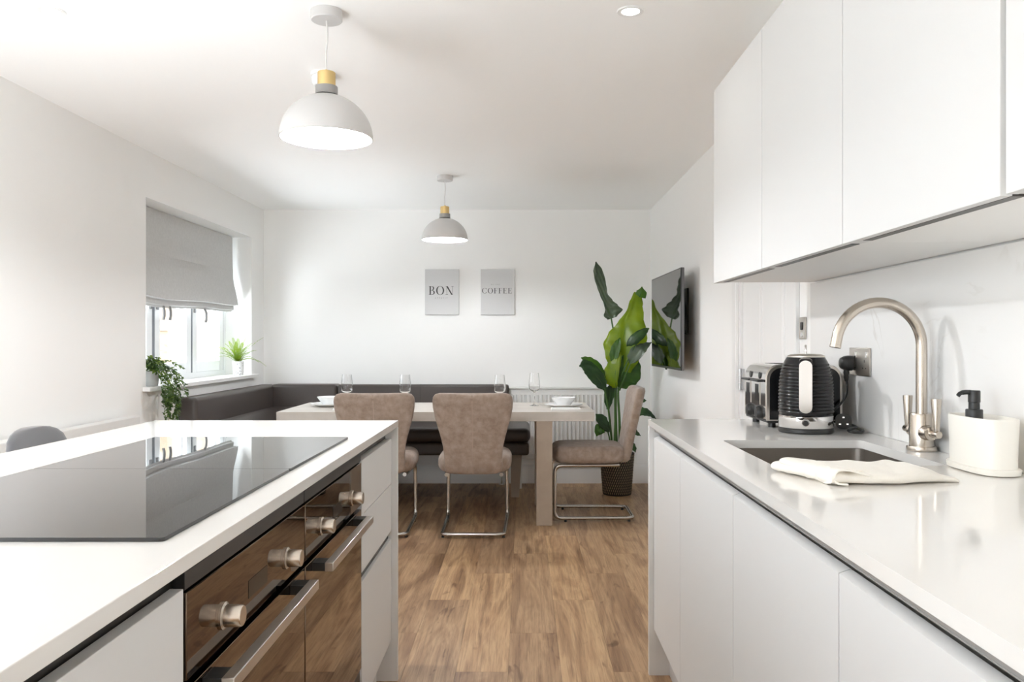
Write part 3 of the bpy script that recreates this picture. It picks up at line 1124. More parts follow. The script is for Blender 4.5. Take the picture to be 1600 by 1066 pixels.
def radiator_back(x0, x1):
    t = thing('radiator', 'white ribbed panel radiator on the back wall behind the table', 'radiator', ((x0 + x1) / 2, YB - .06, .2))
    yf, z0, z1 = YB - .110, .216, .81
    obj('panel', B(x0, x1, yf + .017, yf + .027, z0, z1, .004), M['rad'], t)
    bm = NB()
    n = int((x1 - x0 - .05) / .0335)
    for k in range(n):
        xa = x0 + .03 + k * (x1 - x0 - .06) / n
        w = .0065
        prism(bm, [(xa, yf + .0175, z0 + .045), (xa + .006, yf, z0 + .045), (xa + w + .006, yf, z0 + .045), (xa + w + .012, yf + .0175, z0 + .045)], (0, 0, z1 - z0 - .10))
    ob = obj('rib', bm, M['rad'], t); ob['kind'] = 'stuff'; ob.name = 'ribs'
    obj('top_grille', B(x0, x1, yf + .006, YB - .02, z1 - .006, z1 + .006, .003), M['rad'], t)
    obj('side_cover', B(x1 - .004, x1 + .003, yf + .012, YB - .02, z0 + .01, z1, .002), M['rad'], t)
    obj('side_cover', B(x0 - .003, x0 + .004, yf + .012, YB - .02, z0 + .01, z1, .002), M['rad'], t)
    obj('pipe', tube(NB(), [(x0 + .012, YB - .07, 0), (x0 + .012, YB - .07, .22)], .0075, 12), M['chrome'], t)
    obj('pipe_collar', lathe(NB(), [(0, 0), (.026, 0), (.024, .008), (.009, .014), (0, .014)], (x0 + .012, YB - .07, 0), 20), M['chrome'], t)
    obj('pipe', tube(NB(), [(x1 - .012, YB - .07, 0), (x1 - .012, YB - .07, .22)], .0075, 12), M['chrome'], t)
    obj('pipe_collar', lathe(NB(), [(0, 0), (.026, 0), (.024, .008), (.009, .014), (0, .014)], (x1 - .012, YB - .07, 0), 20), M['chrome'], t)


radiator_back(-.19, .728)
t = thing('radiator', 'white panel radiator low on the left wall behind the island', 'radiator', (XL + .06, 3.5, .2))
ya, yb = 2.60, 4.438
obj('panel', B(XL + .083, XL + .094, ya, yb, .2, .785, .004), M['rad'], t)
obj('top_grille', B(XL + .02, XL + .0945, ya, yb, .778, .79, .004), M['rad'], t)
bm = NB()
for k in range(34):
    y = ya + .03 + k * .0525
    prism(bm, [(XL + .0935, y, .25), (XL + .104, y + .006, .25), (XL + .104, y + .028, .25), (XL + .0935, y + .034, .25)], (0, 0, .48))
ob = obj('ribs', bm, M['rad'], t); ob['kind'] = 'stuff'
for y in (ya, yb): obj('side_cover', B(XL + .02, XL + .092, y - .003, y + .003, .21, .782, .002), M['rad'], t)
bm = NB()
for y in (ya + .2, yb - .2): obj('wall_bracket', B(XL + .001, XL + .0825, y, y + .03, .3, .7), M['rad'], t)
for y in (ya + .012, yb - .012): obj('pipe', tube(NB(), [(XL + .06, y, 0), (XL + .06, y, .22)], .0075, 12), M['chrome'], t)

# ================================================================== dining table
t = thing('dining_table', 'long greige dining table with thick top and block legs', 'table', (-.58, 5.6, 0))
TX0, TX1, TY0, TY1, TZ = -1.606, .467, 5.25, 6.07, .742
obj('tabletop', B(TX0, TX1, TY0, TY1, .681, TZ, .002), M['table'], t)
for (xa, xb) in ((.088, .192), (-1.331, -1.227)):
    for (y0, y1) in ((TY0 + .004, TY0 + .107), (TY1 - .165, TY1 - .062)):
        obj('leg', B(xa, xb, y0, y1, 0, .6808, .002), M['tableleg'], t)

# ================================================================== corner bench
t = thing('corner_bench', 'dark brown leather corner bench along the window and back walls', 'bench', (-1.2, 6.4, 0))


def pad(x0, x1, y0, y1, z0, z1, r, seg=5):
    return B(x0, x1, y0, y1, z0, z1, r, seg)


BZ = .846
LX = XL + .012
YBK = YB - .012        # bench stands just off the radiator side wall
YI = 6.65              # inner face of back pads on the back wall
XI = -2.062            # inner face of back pads on the left wall
# backrests (upper) and lower lumbar rolls
obj('backrest', pad(LX, XI, 5.098, 6.72, .30, BZ, .028), M['leather'], t)
obj('backrest', pad(XI - .02, -1.536, YI, YBK, .30, BZ, .024), M['leather'], t)
bk_ = obj('backrest', pad(-1.530, -.116, YI, 6.722, .30, BZ, .020), M['leather'], t)
obj('seam', tube(NB(), [(-.846, YI - .0004, .36), (-.846, YI - .0004, BZ - .020), (-.846, YI + .006, BZ - .0055), (-.846, YI + .02, BZ + .0002), (-.846, 6.70, BZ + .0002)], .0016, 6), M['leather_seam'], bk_)


def lumbar(axis, a0, a1, base, z0, z1, out):
    bm = NB()
    pr = [(0, z0), (out, z0), (out, z0 + .02), (out * .80, z1 - .05), (out * .35, z1 - .010), (0, z1)]
    if axis == 'x': prism(bm, [(a0, base - d, z) for d, z in pr], (a1 - a0, 0, 0))
    else: prism(bm, [(base + d, a0, z) for d, z in pr], (0, a1 - a0, 0))
    return bm


obj('lumbar_pad', lumbar('y', 5.13, 6.61, XI, .53, .665, .085), M['leather'], t, angle=80)
obj('lumbar_pad', lumbar('x', XI + .002, -1.534, YI, .53, .665, .07), M['leather'], t, angle=80)
obj('lumbar_pad', lumbar('x', -1.531, -.13, YI, .53, .62, .05), M['leather'], t, angle=80)
# seats: plump upper cushion on a boxed lower one
SF = 6.03
XS = -1.49
obj('seat_cushion', pad(XI, XS, 5.07, YI, .440, .550, .045, 6), M['leather'], t, angle=80)
xs = [XS + .002, -1.02, -.49, .058]
for a, b2 in zip(xs, xs[1:]): obj('seat_cushion', pad(a, b2 - .002, SF, YI, .440, .550, .045, 6), M['leather'], t, angle=80)
obj('seat_base', pad(XI, XS, 5.08, YI, .346, .442, .02, 4), M['leather'], t)
obj('seat_base', pad(XS + .001, .046, SF + .012, YI, .346, .442, .02, 4), M['leather'], t)
for x, y in ((-.092, 6.215), (-1.43, 6.215), (-1.62, 5.17), (-1.98, 5.17)):
    bm = NB()
    loft(bm, [[(x + sx * w, y + sy * w, z) for sx, sy in ((0, 0), (1, 0), (1, 1), (0, 1))] for w, z in ((.062, 0), (.086, .346))])
    obj('leg', bm, M['tableleg'], t)
for x in (-.036, -1.43): obj('leg', B(x, x + .028, 6.58, 6.62, 0, .346, .002), M['rad'], t, label='slim pale rear leg')

# ================================================================== dining chairs (local: sitter faces +Y)


def dining_chair():
    t = thing('dining_chair', '', 'chair', (0, 0, 0), 0, 'taupe cantilever dining chairs')
    # seat
    obj('seat', cushion(NB(), 0, .03, .232, .25, .385, .500, .045, 4.2, 44, .006), M['suede'], t, angle=80)
    # backrest: tapered shield, thick and soft
    rows = [(.384, .120, -.198), (.390, .150, -.205), (.405, .172, -.214), (.44, .180, -.224), (.50, .179, -.236), (.56, .184, -.248), (.62, .197, -.262), (.68, .214, -.277),
            (.74, .231, -.292), (.80, .242, -.307), (.84, .2445, -.317), (.865, .240, -.323), (.882, .226, -.327), (.890, .200, -.329)]
    bm = NB()
    rings = []
    n = 40
    for i, (z, hw, y) in enumerate(rows):
        ht = .038
        if i == 0: ht = .020
        if i == 1: ht = .030
        if i == len(rows) - 2: ht = .031
        if i == len(rows) - 1: ht = .018
        ring = []
        for (x, yy) in superell(hw, ht, n, 3.4):
            wing = .03 * (x / .245) ** 2 * max(0, (z - .5) / .39)
            dip = -.010 * math.exp(-(x / .05) ** 2) if i >= len(rows) - 3 else 0
            ring.append((x, y + yy + wing, z + dip))
        rings.append(ring)
    loft(bm, rings)
    bk = obj('backrest', bm, M['suede'], t, angle=80)
    # centre seam on the rear face
    path = []
    for (z, hw, y) in rows[1:-1]: path.append((0, y - .0372, z))
    sm = tube(NB(), path, .0022, 6)
    obj('seam', sm, M['seam'], bk, label='pale centre seam')
    # cantilever frame: one bent steel tube
    rt = .0125
    zf = .024
    pts = [(.17, -.17, .374), (.196, .262, .374), (.200, .262, zf), (.190, -.262, zf), (-.190, -.262, zf), (-.200, .262, zf), (-.196, .262, .374), (-.17, -.17, .374)]
    path = fillet(pts, .05, 6)
    obj('frame', tube(NB(), path, rt, 12), M['frame_metal'], t, label='brushed steel cantilever tube frame')
    for x, y in ((.186, -.235), (-.186, -.235), (.198, .19), (-.198, .19)):
        obj('glide', lathe(NB(), [(0, 0), (.009, 0), (.009, .0125), (0, .0125)], (x, y, 0), 12), M['black'], t, label='small black floor glide')
    return t


ch = dining_chair()
ch['label'] = 'taupe suede cantilever chair seen from behind at the middle of the table'
ch.location = (-.304, 5.174, 0)
dup(ch, (-.912, 5.174, 0), R(2.5), 'taupe suede cantilever chair partly hidden by the island corner')
dup(ch, (.474, 5.565, 0), R(90), 'taupe suede cantilever chair in side view at the table end')

# ================================================================== bar stool behind the island
t = thing('bar_stool', 'grey velvet bar stool with rounded back behind the island', 'stool', (-1.57, 2.90, 0))
bm = NB()
rings = []
for (z, hw, off) in ((.66, .15, .02), (.70, .172, .014), (.76, .180, .006), (.82, .178, -.001), (.855, .160, -.006), (.875, .130, -.009), (.887, .092, -.011), (.892, .05, -.012)):
    ring = []
    for (u, v) in superell(hw, .024, 36, 2.6):
        ring.append((-1.755 + off + v + .5 * u * u, 2.90 + u, z))
    rings.append(ring)
loft(bm, rings)
bk = obj('backrest', bm, M['greyvelvet'], t, angle=80)
obj('seat', cushion(NB(), -1.56, 2.90, .20, .20, .60, .675, .03, 3.2, 36), M['greyvelvet'], t, angle=80)
for sx in (-1, 1):
    for sy in (-1, 1):
        obj('leg', tube(NB(), [(-1.56 + sx * .13, 2.90 + sy * .13, .602), (-1.56 + sx * .19, 2.90 + sy * .19, 0)], [.014, .011], 12), M['black'], t)
pth = [(-1.56 + sx * .171, 2.90 + sy * .171, .2) for sx, sy in ((-1, -1), (1, -1), (1, 1), (-1, 1))]
obj('footrest', tube(NB(), fillet(pth + pth[:1], .02), .008, 10), M['black'], t)

# ================================================================== television
t = thing('television', 'flat television on a black wall bracket above the right run', 'television', (1.0, 5.25, 1.32))
n0, f0 = Vector((.970, 4.95, 0)), Vector((.950, 5.95, 0))
d = (f0 - n0).normalized(); nv = Vector((-d.y, d.x, 0))       # nv points into the room (-X)
if nv.x > 0: nv = -nv
Lg = (f0 - n0).length
zb, zt = 1.021, 1.657


def tvbox(u0, u1, w0, w1, z0, z1, bev=.002):
    bm = B(u0, u1, w0, w1, z0, z1, bev)
    mt = Matrix(((d.x, nv.x, 0, n0.x), (d.y, nv.y, 0, n0.y), (0, 0, 1, 0), (0, 0, 0, 1)))
    bm.transform(mt)
    return bm


obj('casing', tvbox(0, Lg, -.022, -.0045, zb, zt, .004), M['tvback'], t)
obj('bezel', tvbox(0, Lg, -.0045, -.001, zb, zt, .001), M['bezel'], t)
obj('screen', tvbox(.008, Lg - .008, -.001, .0005, zb + .016, zt - .008, .0002), M['screen'], t)
obj('rear_housing', tvbox(.20, Lg - .2, -.050, -.022, zb + .03, zb + .36, .008), M['black'], t)
obj('standby_light', tvbox(Lg / 2 - .02, Lg / 2 + .02, -.012, -.004, zb - .010, zb + .001, .002), M['black'], t)
obj('wall_bracket', B(XR - .012, XR - .0005, 5.25, 5.65, 1.25, 1.55, .002), M['black'], t)
obj('bracket_arm', B(1.030, XR - .0122, 5.40, 5.48, 1.36, 1.46, .003), M['black'], t)
obj('vesa_plate', tvbox(.22, .62, -.060, -.050, 1.22, 1.56, .002), M['black'], t)
# ================================================================== things on the right worktop
# ---- kettle
kx, ky = .877, 2.50
t = thing('kettle', 'black ribbed electric kettle with chrome handle on the right worktop', 'kettle', (kx, ky, ZT))
bs = obj('power_base', lathe(NB(), [(0, .001), (.080, .001), (.083, .004), (.083, .012), (.079, .016), (0, .016)], (kx, ky, ZT), 48), M['black'], t)
prof = [(0, .016), (.080, .016), (.0815, .019)]
obj('chrome_band', lathe(NB(), [(0, .0165), (.0805, .0165), (.0815, .018), (.0815, .052), (.080, .0535), (0, .0535)], (kx, ky, ZT), 56), M['chrome'], t)
pr = [(0, .0536), (.0800, .0536)]


def kr(z):      # body radius at height
    u = (z - .0536) / (.232 - .0536)
    return .0815 - .0025 * u - .021 * max(0, (u - .45) / .55) ** 2.2


nr = 15
za, zb_ = .060, .216
for k in range(nr):
    for s in range(6):
        z = za + (zb_ - za) * (k + s / 6) / nr
        pr.append((kr(z) - .0012 + .0026 * abs(math.sin(PI * s / 6)), z))
pr += [(kr(.219), .219), (kr(.226) - .001, .226), (.0565, .232), (0, .232)]
obj('body', lathe(NB(), pr, (kx, ky, ZT), 64), M['blackgloss'], t, angle=60)
obj('lid', lathe(NB(), [(0, .2322), (.056, .2322), (.0555, .236), (.045, .241), (.0, .2435)], (kx, ky, ZT), 40), M['steel'], t)
lp = NB()
tube(lp, smooth_path([(kx, ky - .011, ZT + .240), (kx, ky - .012, ZT + .256), (kx, ky - .004, ZT + .266), (kx, ky + .006, ZT + .265), (kx, ky + .012, ZT + .254), (kx, ky + .011, ZT + .240)], 5), .0038, 10)
obj('lid_loop', lp, M['chrome'], t)
# handle facing the room: black arm with a chrome strip
hp = NB()
path = [(0, -.054, .222), (0, -.094, .222), (0, -.112, .212), (0, -.116, .15), (0, -.110, .085), (0, -.092, .072), (0, -.080, .072)]
rings = []
pts = smooth_path([(kx + a, ky + b, ZT + c) for a, b, c in path], 5)
for i, p in enumerate(pts):
    tg = (pts[min(i + 1, len(pts) - 1)] - pts[max(i - 1, 0)]).normalized()
    sd = Vector((1, 0, 0)); nr_ = tg.cross(sd).normalized()
    rings.append([p + sd * x + nr_ * y for x, y in superell(.0185, .008, 20, 3)])
loft(hp, rings)
hd = obj('handle', hp, M['blackgloss'], t, angle=60)
cs = NB()
prism(cs, [(kx + x, ky - .1265, ZT + .146 + z) for x, z in rrect(-.0185, .0185, -.078, .078, .018, 8)], (0, .0045, 0))
obj('chrome_strip', cs, M['satin_chrome'], hd)
em = NB()
lathe(em, [(0, -.002), (.0105, -.002), (.0115, -.001), (.0115, .003), (0, .003)], (kx, ky - .0835, ZT + .036), 28, 'Y')
obj('switch_ring', em, M['chrome'], t)
obj('switch', lathe(NB(), [(0, 0), (.0078, 0), (.0078, .002), (0, .002)], (kx, ky - .0872, ZT + .035), 24, 'Y'), M['black'], t)
obj('spout', prism(NB(), [(kx - .02, ky + .058, ZT + .19), (kx + .02, ky + .058, ZT + .19), (kx + .014, ky + .085, ZT + .228), (kx - .014, ky + .085, ZT + .228)], (0, -.012, .002)), M['blackgloss'], t)

t.rotation_euler.z = R(-19.5)
bpy.context.view_layer.update()
KETTLE = t

# ---- toaster (levers face the room, -X)
tx0, tx1, ty0, ty1 = .787, 1.034, 2.605, 2.865
tz0, tz1 = ZT + .016, ZT + .205
t = thing('toaster', 'chrome four slice toaster with black side behind the kettle', 'toaster', ((tx0 + tx1) / 2, (ty0 + ty1) / 2, ZT))


def tprof(ins, r, z0, z1):
    """outline in XZ with rounded top corners"""
    a, b2 = tx0 + ins, tx1 - ins
    pts = [(a, z0), (b2, z0)]
    for k in range(9): pts.append((b2 - r + r * math.cos(R(90 * k / 8)), z1 - r + r * math.sin(R(90 * k / 8))))
    for k in range(9): pts.append((a + r - r * math.sin(R(90 * k / 8)), z1 - r + r * math.cos(R(90 * k / 8))))
    return pts


obj('body', prism(NB(), [(x, ty0 + .012, z) for x, z in tprof(0, .042, tz0 + .012, tz1)], (0, ty1 - ty0 - .024, 0)), M['chrome'], t, angle=30)
for (ya, dy) in ((ty0 + .0005, .011), (ty1 - .0005, -.011)):
    obj('end_frame', prism(NB(), [(x, ya, z) for x, z in tprof(.002, .042, tz0 + .008, tz1 - .002)], (0, dy, 0)), M['steel'], t, angle=30)
for (ya, dy) in ((ty0 - .0025, .003), (ty1 + .0025, -.003)):
    obj('side_panel', prism(NB(), [(x, ya, z) for x, z in tprof(.010, .038, tz0 + .012, tz1 - .010)], (0, dy, 0)), M['blackgloss'], t, angle=30, label='glossy black side panel')
obj('base', B(tx0 + .004, tx1 - .004, ty0 + .004, ty1 - .004, tz0, tz0 + .012, .004), M['black'], t)
for x in (tx0 + .03, tx1 - .03):
    for y in (ty0 + .04, ty1 - .04):
        obj('foot', lathe(NB(), [(0, 0), (.012, 0), (.012, .0165), (0, .0165)], (x, y, ZT + .0005), 14), M['black'], t)
for yc in (ty0 + .072, ty1 - .082):
    obj('lever_slot', B(tx0 - .0008, tx0 + .001, yc - .006, yc + .006, tz0 + .055, tz0 + .140, .0003), M['steel'], t)
    obj('lever', B(tx0 - .022, tx0 - .0005, yc - .045, yc + .045, tz0 + .132, tz0 + .139, .003), M['black'], t)
    obj('lever_cap', lathe(NB(), [(0, -.004), (.010, -.003), (.012, .0), (0, .002)], (tx0, yc, tz0 + .152), 18, 'X'), M['black'], t)
    obj('browning_knob', lathe(NB(), [(0, -.016), (.017, -.014), (.022, -.006), (.022, 0), (0, 0)], (tx0 - .0002, yc, tz0 + .030), 28, 'X'), M['black'], t)
    obj('control_plate', B(tx0 - .0006, tx0 + .001, yc + .018, yc + .056, tz0 + .065, tz0 + .122, .0003), M['blackgloss'], t)
for yc in (ty0 + .055, ty0 + .105, ty0 + .155, ty0 + .205):
    obj('bread_slot', B(tx0 + .06, tx1 - .055, yc - .012, yc + .012, tz1 - .001, tz1 + .0008, .0003), M['black'], t)

TOASTER = t

# ---- sockets and cords
t = thing('socket', 'brushed steel double socket on the splashback between kettle and tap', 'socket', (SPL, 2.543, 1.14))
sy0, sy1 = 2.466, 2.620
obj('plate', B(SPL - .0065, SPL - .0003, sy0, sy1, 1.092, 1.181, .003), M['steel'], t)
for yc in (2.583, 2.503):
    obj('rocker_switch', B(SPL - .0105, SPL - .0064, yc - .026, yc - .014, 1.149, 1.169, .0015), M['chrome'], t)
    for (dy, dz, w, h) in ((0, .018, .0035, .008), (-.011, -.004, .006, .0035), (.011, -.004, .006, .0035)):
        obj('pin_hole', B(SPL - .0070, SPL - .0063, yc + dy - w / 2, yc + dy + w / 2, 1.121 + dz - h / 2, 1.121 + dz + h / 2), M['black'], t)


# mains leads: parts of the kettle and the toaster
def lead_plug(root, c, fwd, up, label):
    fwd = Vector(fwd).normalized(); sd = fwd.cross(Vector(up)).normalized(); up = sd.cross(fwd)
    c = Vector(c)
    bm = NB()
    loft(bm, [[c - fwd * o_ + sd * x + up * y for x, y in superell(hw, hh, 28, 2.8)] for (o_, hw, hh) in ((0, .0245, .0245), (.012, .0245, .0245), (.022, .022, .022), (.032, .016, .017), (.036, .010, .011))])
    return obj('plug', bm, M['black'], root, angle=60, label=label), c, fwd, up, sd


pl_, *_ = lead_plug(KETTLE, (SPL - .0112, 2.593, 1.131), (1, 0, 0), (0, 0, 1), 'black plug in the wall socket')
gp = NB()
lathe(gp, [(0, 0), (.008, 0), (.0095, -.012), (.0075, -.020), (.0085, -.026), (.0045, -.04), (0, -.04)], (SPL - .026, 2.593, 1.112), 16)
obj('strain_relief', gp, M['black'], pl_)
obj('mains_cord', tube(NB(), smooth_path([(SPL - .026, 2.593, 1.082), (SPL - .024, 2.592, 1.055), (SPL - .030, 2.588, 1.025), (SPL - .050, 2.584, .998), (SPL - .080, 2.578, .972), (SPL - .100, 2.570, .940), (SPL - .116, 2.560, .927)], 6), .0037, 10), M['black'], KETTLE)
pg, pc, fw, up, sd = lead_plug(TOASTER, (1.012, 2.545, ZT + .0285), (-.38, -1, .10), (0, .1, 1), 'black unplugged plug')
for (a, b2) in ((0, .012), (-.011, -.009), (.011, -.009)):
    bm = NB()
    q = pc + sd * a + up * b2
    loft(bm, [[q + fw * f + sd * x + up * y for x, y in ((-.003, -.002), (.003, -.002), (.003, .002), (-.003, .002))] for f in (.0005, .016)])
    obj('pin', bm, M['chrome'], pg)
obj('mains_cord', tube(NB(), smooth_path([(1.041, 2.70, ZT + .03), (1.053, 2.66, ZT + .008), (1.055, 2.58, ZT + .0065), (1.050, 2.50, ZT + .0065), (1.030, 2.445, ZT + .0070), (.998, 2.428, ZT + .0075), (.985, 2.440, ZT + .010), (1.000, 2.462, ZT + .0135), (1.028, 2.488, ZT + .0150), (1.040, 2.530, ZT + .0155), (1.038, 2.572, ZT + .018), (1.026, 2.583, ZT + .028)], 6), .0042, 10), M['black'], TOASTER)

t = thing('light_switch', 'narrow brushed steel fused switch beside the door frame', 'switch', (XR, 3.10, 1.25))
obj('plate', B(XR - .008, XR - .0005, 3.068, 3.136, 1.209, 1.295, .003), M['steel'], t)
obj('rocker', B(XR - .012, XR - .0078, 3.091, 3.113, 1.245, 1.275, .002), M['black'], t)
obj('fuse_cover', B(XR - .0100, XR - .0078, 3.089, 3.115, 1.218, 1.236, .001), M['chrome'], t)

# ---- tap
tx, ty = 1.026, 2.075
t = thing('kitchen_tap', 'brushed nickel swan neck tap with two levers behind the sink', 'tap', (tx, ty, ZT))
obj('base_flange', lathe(NB(), [(0, .0003), (.0355, .0003), (.036, .002), (.036, .010), (.035, .012), (0, .012)], (tx, ty, ZT), 40), M['nickel'], t)
obj('body', lathe(NB(), [(0, .012), (.0295, .012), (.0295, .093), (.028, .096), (0, .096)], (tx, ty, ZT), 40), M['nickel'], t)
arc = [(tx, ty, ZT + .09), (tx, ty, 1.189)]
cx_ = tx - .111
for k in range(1, 25):
    a = R(172 * k / 24)
    arc.append((cx_ + .111 * math.cos(a), ty - .006 * k / 24, 1.189 + .111 * math.sin(a)))
arc = [Vector(p) for p in arc]
arc.append(arc[-1] + (arc[-1] - arc[-2]).normalized() * .012)
obj('spout', tube(NB(), arc, .0138, 20), M['nickel'], t, angle=50)
tipd = (arc[-1] - arc[-2]).normalized()
obj('aerator', tube(NB(), [arc[-1] + tipd * .0003, arc[-1] + tipd * .008], .0142, 20), M['nickel'], t)
for s in (-1, 1):
    st = NB()
    lathe(st, [(0, .020 * s), (.021, .022 * s), (.019, .034 * s), (.014, .040 * s), (.017, .046 * s), (.017, .052 * s), (.0095, .054 * s), (.0095, .086 * s), (.008, .088 * s), (0, .088 * s)], (tx, ty, ZT + .049), 28, 'Y')
    stem = obj('lever_stem', st, M['nickel'], t)
    lv = NB()
    yl = ty + s * .074
    lathe(lv, [(0, 0), (.0075, 0), (.0125, .078), (.0120, .081), (0, .081)], (tx, yl, ZT + .0565), 20)
    obj('lever', lv, M['nickel'], t)

# ---- soap and sponge caddy
t = thing('soap_caddy', 'cream soap dispenser and sponge caddy with black pump near the splashback', 'soap dispenser', (.996, 1.748, ZT))
ccx, ccy = .996, 1.748


def oval(hx, hy, z, n=44): return [(ccx + x, ccy + y, z) for x, y in superell(hx, hy, n, 3.0)]


obj('tray', loft(NB(), [oval(.040, .088, ZT + .0006), oval(.0475, .096, ZT + .003), oval(.049, .0975, ZT + .013), oval(.047, .0955, ZT + .015)]), M['caddy'], t, angle=50)
bm = NB()
loft(bm, [oval(.0425, .090, ZT + .0152), oval(.043, .0905, ZT + .06), oval(.0455, .0925, ZT + .116), oval(.0445, .0915, ZT + .1185), oval(.041, .088, ZT + .1185), oval(.040, .087, ZT + .112), oval(.034, .08, ZT + .110)])
obj('body', bm, M['caddy'], t, angle=50)
px_, py_ = .995, 1.778
pm_ = NB()
lathe(pm_, [(0, .1105), (.0175, .1105), (.0175, .129), (.0165, .131), (.0115, .1315), (.0115, .146), (.0125, .147), (.0125, .170), (.0115, .1725), (0, .1725)], (px_, py_, ZT), 28)
obj('pump', pm_, M['black'], t)
sp = NB()
pts = smooth_path([(px_ - .008, py_, ZT + .1685), (px_ - .022, py_ - .001, ZT + .1685), (px_ - .032, py_ - .002, ZT + .166), (px_ - .037, py_ - .002, ZT + .1605)], 5)
tube(sp, pts, [.0052] * 8 + [.0044] * 8, 12)
obj('nozzle', sp, M['black'], t)

# ---- folded towel
t = thing('tea_towel', 'folded cream linen tea towel lying by the sink', 'towel', (.70, 1.67, ZT))


def towel_sheet(path, y0, y1, seed, th=.0035, ny=22, skew=.0, zs=None):
    """strip whose section is a folded XZ path, swept along Y with creases"""
    pts = smooth_path([(a, 0, b) for a, b in path], 6)
    bm = NB()
    N_ = len(pts)
    grids = []
    for sgn in (0, 1):
        g = []
        for j in range(ny + 1):
            v = j / ny
            row = []
            for i, p in enumerate(pts):
                a = pts[max(i - 1, 0)]; b2 = pts[min(i + 1, N_ - 1)]
                tg = (b2 - a).normalized(); nrm = Vector((-tg.z, 0, tg.x))
                y = y0(p.x) + (y1(p.x) - y0(p.x)) * v
                x = p.x + skew * (v - .5)
                edge = min(1, 4 * v * (1 - v) + .25)
                w = noise.noise(Vector((p.x * 9 + seed, v * 2.2, seed))) * .004 + noise.noise(Vector((p.x * 24 + seed, v * 6, seed))) * .0016
                z = max(p.z + (w if p.z > .006 else w * .25), .0022)
                z = z * (zs(p.x, v) if zs else 1)
                q = Vector((x, y, ZT + .0004 + max(z, .0022))) + nrm * th * (sgn - .5)
                q.z = max(q.z, ZT + .0003)
                row.append(bm.verts.new(q))
            g.append(row)
        grids.append(g)
    for sgn, g in enumerate(grids):
        for j in range(ny):
            for i in range(N_ - 1):
                f = (g[j][i], g[j][i + 1], g[j + 1][i + 1], g[j + 1][i])
                bm.faces.new(f if sgn else f[::-1])
    a, b2 = grids
    for j in range(ny):
        bm.faces.new((a[j][0], b2[j][0], b2[j + 1][0], a[j + 1][0]))
        bm.faces.new((a[j][-1], a[j + 1][-1], b2[j + 1][-1], b2[j][-1]))
    for i in range(N_ - 1):
        bm.faces.new((a[0][i], a[0][i + 1], b2[0][i + 1], b2[0][i]))
        bm.faces.new((a[-1][i], b2[-1][i], b2[-1][i + 1], a[-1][i + 1]))
    return bm


def towel_body():
    bm = NB()
    rings = []
    n = 44
    for i in range(39):
        u = i / 38
        x = .592 + .272 * u
        yf = 1.553 + .045 * u ** 2.2 + .004 * math.sin(u * 9)
        yb = 1.735 + .012 * math.exp(-((u - .72) / .12) ** 2) - .118 * max(0, (u - .78) / .22) ** 1.3
        h = .033 - .010 * u - .013 * max(0, (u - .7) / .3)
        if i == 0: h *= .75
        if i == 38: h *= .45
        ring = []
        for (a_, c_) in superell((yb - yf) / 2, h / 2, n, 3.0):
            y = (yf + yb) / 2 + a_
            z = h / 2 + c_
            top = max(0, c_ / (h / 2))
            w = noise.noise(Vector((x * 16, y * 22, 3.1))) * .0065 + noise.noise(Vector((x * 40, y * 34, 7.7))) * .0022
            w += .006 * math.exp(-((u - .72) / .10) ** 2) * top - .004 * math.exp(-((u - .14) / .035) ** 2) * top
            z = max(.0006, z + w * (.25 + .75 * top) * (1 if z > .003 else 0))
            ring.append((x - .03 * (y - 1.64), y + .004 * noise.noise(Vector((x * 20, z * 40, 1.3))), ZT + z))
        rings.append(ring)
    return loft(bm, rings)


obj('folded_body', towel_body(), M['towel'], t, angle=80)
obj('end_curl', towel_sheet([(.640, .0030), (.600, .0035), (.574, .0045), (.560, .0105), (.562, .0190), (.576, .0225), (.588, .0190)], lambda x: 1.60, lambda x: 1.74, 9.3, skew=-.045), M['towel'], t, angle=80)
obj('end_curl', towel_sheet([(.640, .0270), (.606, .0290), (.586, .0300), (.573, .0265), (.574, .0205), (.586, .0170), (.606, .0165)], lambda x: 1.575, lambda x: 1.715, 4.4, skew=-.05), M['towel'], t, angle=80)
obj('end_curl', towel_sheet([(.655, .0200), (.622, .0300), (.600, .0320), (.588, .0270), (.586, .0140), (.594, .0060), (.612, .0040)], lambda x: 1.553, lambda x: 1.64, 2.2, skew=-.03), M['towel'], t, angle=80)

# ================================================================== on the dining table


def wine_glass():
    t = thing('wine_glass', '', 'glass', (0, 0, 0), 0, 'clear wine glasses on the dining table')
    out = [(0, 0), (.034, 0), (.0345, .0015), (.020, .0035), (.007, .008), (.0042, .016), (.0038, .06), (.0042, .092), (.010, .099), (.026, .107), (.037, .122), (.0405, .142), (.0385, .175), (.0335, .212), (.0315, .233)]
    inn = [(.0303, .233), (.0323, .212), (.0373, .175), (.0392, .142), (.0357, .1235), (.0245, .109), (.0, .1045)]
    g = NB()
    lathe(g, out + inn, n=36)
    obj('body', g, M['wine'], t, angle=60)
    return t


wg = wine_glass()
wl = [(-1.200, 5.50, 'wine glass beside the left plate setting, far left of the row'), (-.797, 5.46, 'second wine glass from the left, above the left chair back'),
      (-.156, 5.46, 'wine glass just behind the top right of the middle chair'), (.082, 5.77, 'wine glass with its stem in full view near the radiator')]
for i, (x, y, lab) in enumerate(wl):
    o = wg if i == 0 else dup(wg, (0, 0, 0))
    o['label'] = lab
    o.location = (x, y, TZ + .0004)


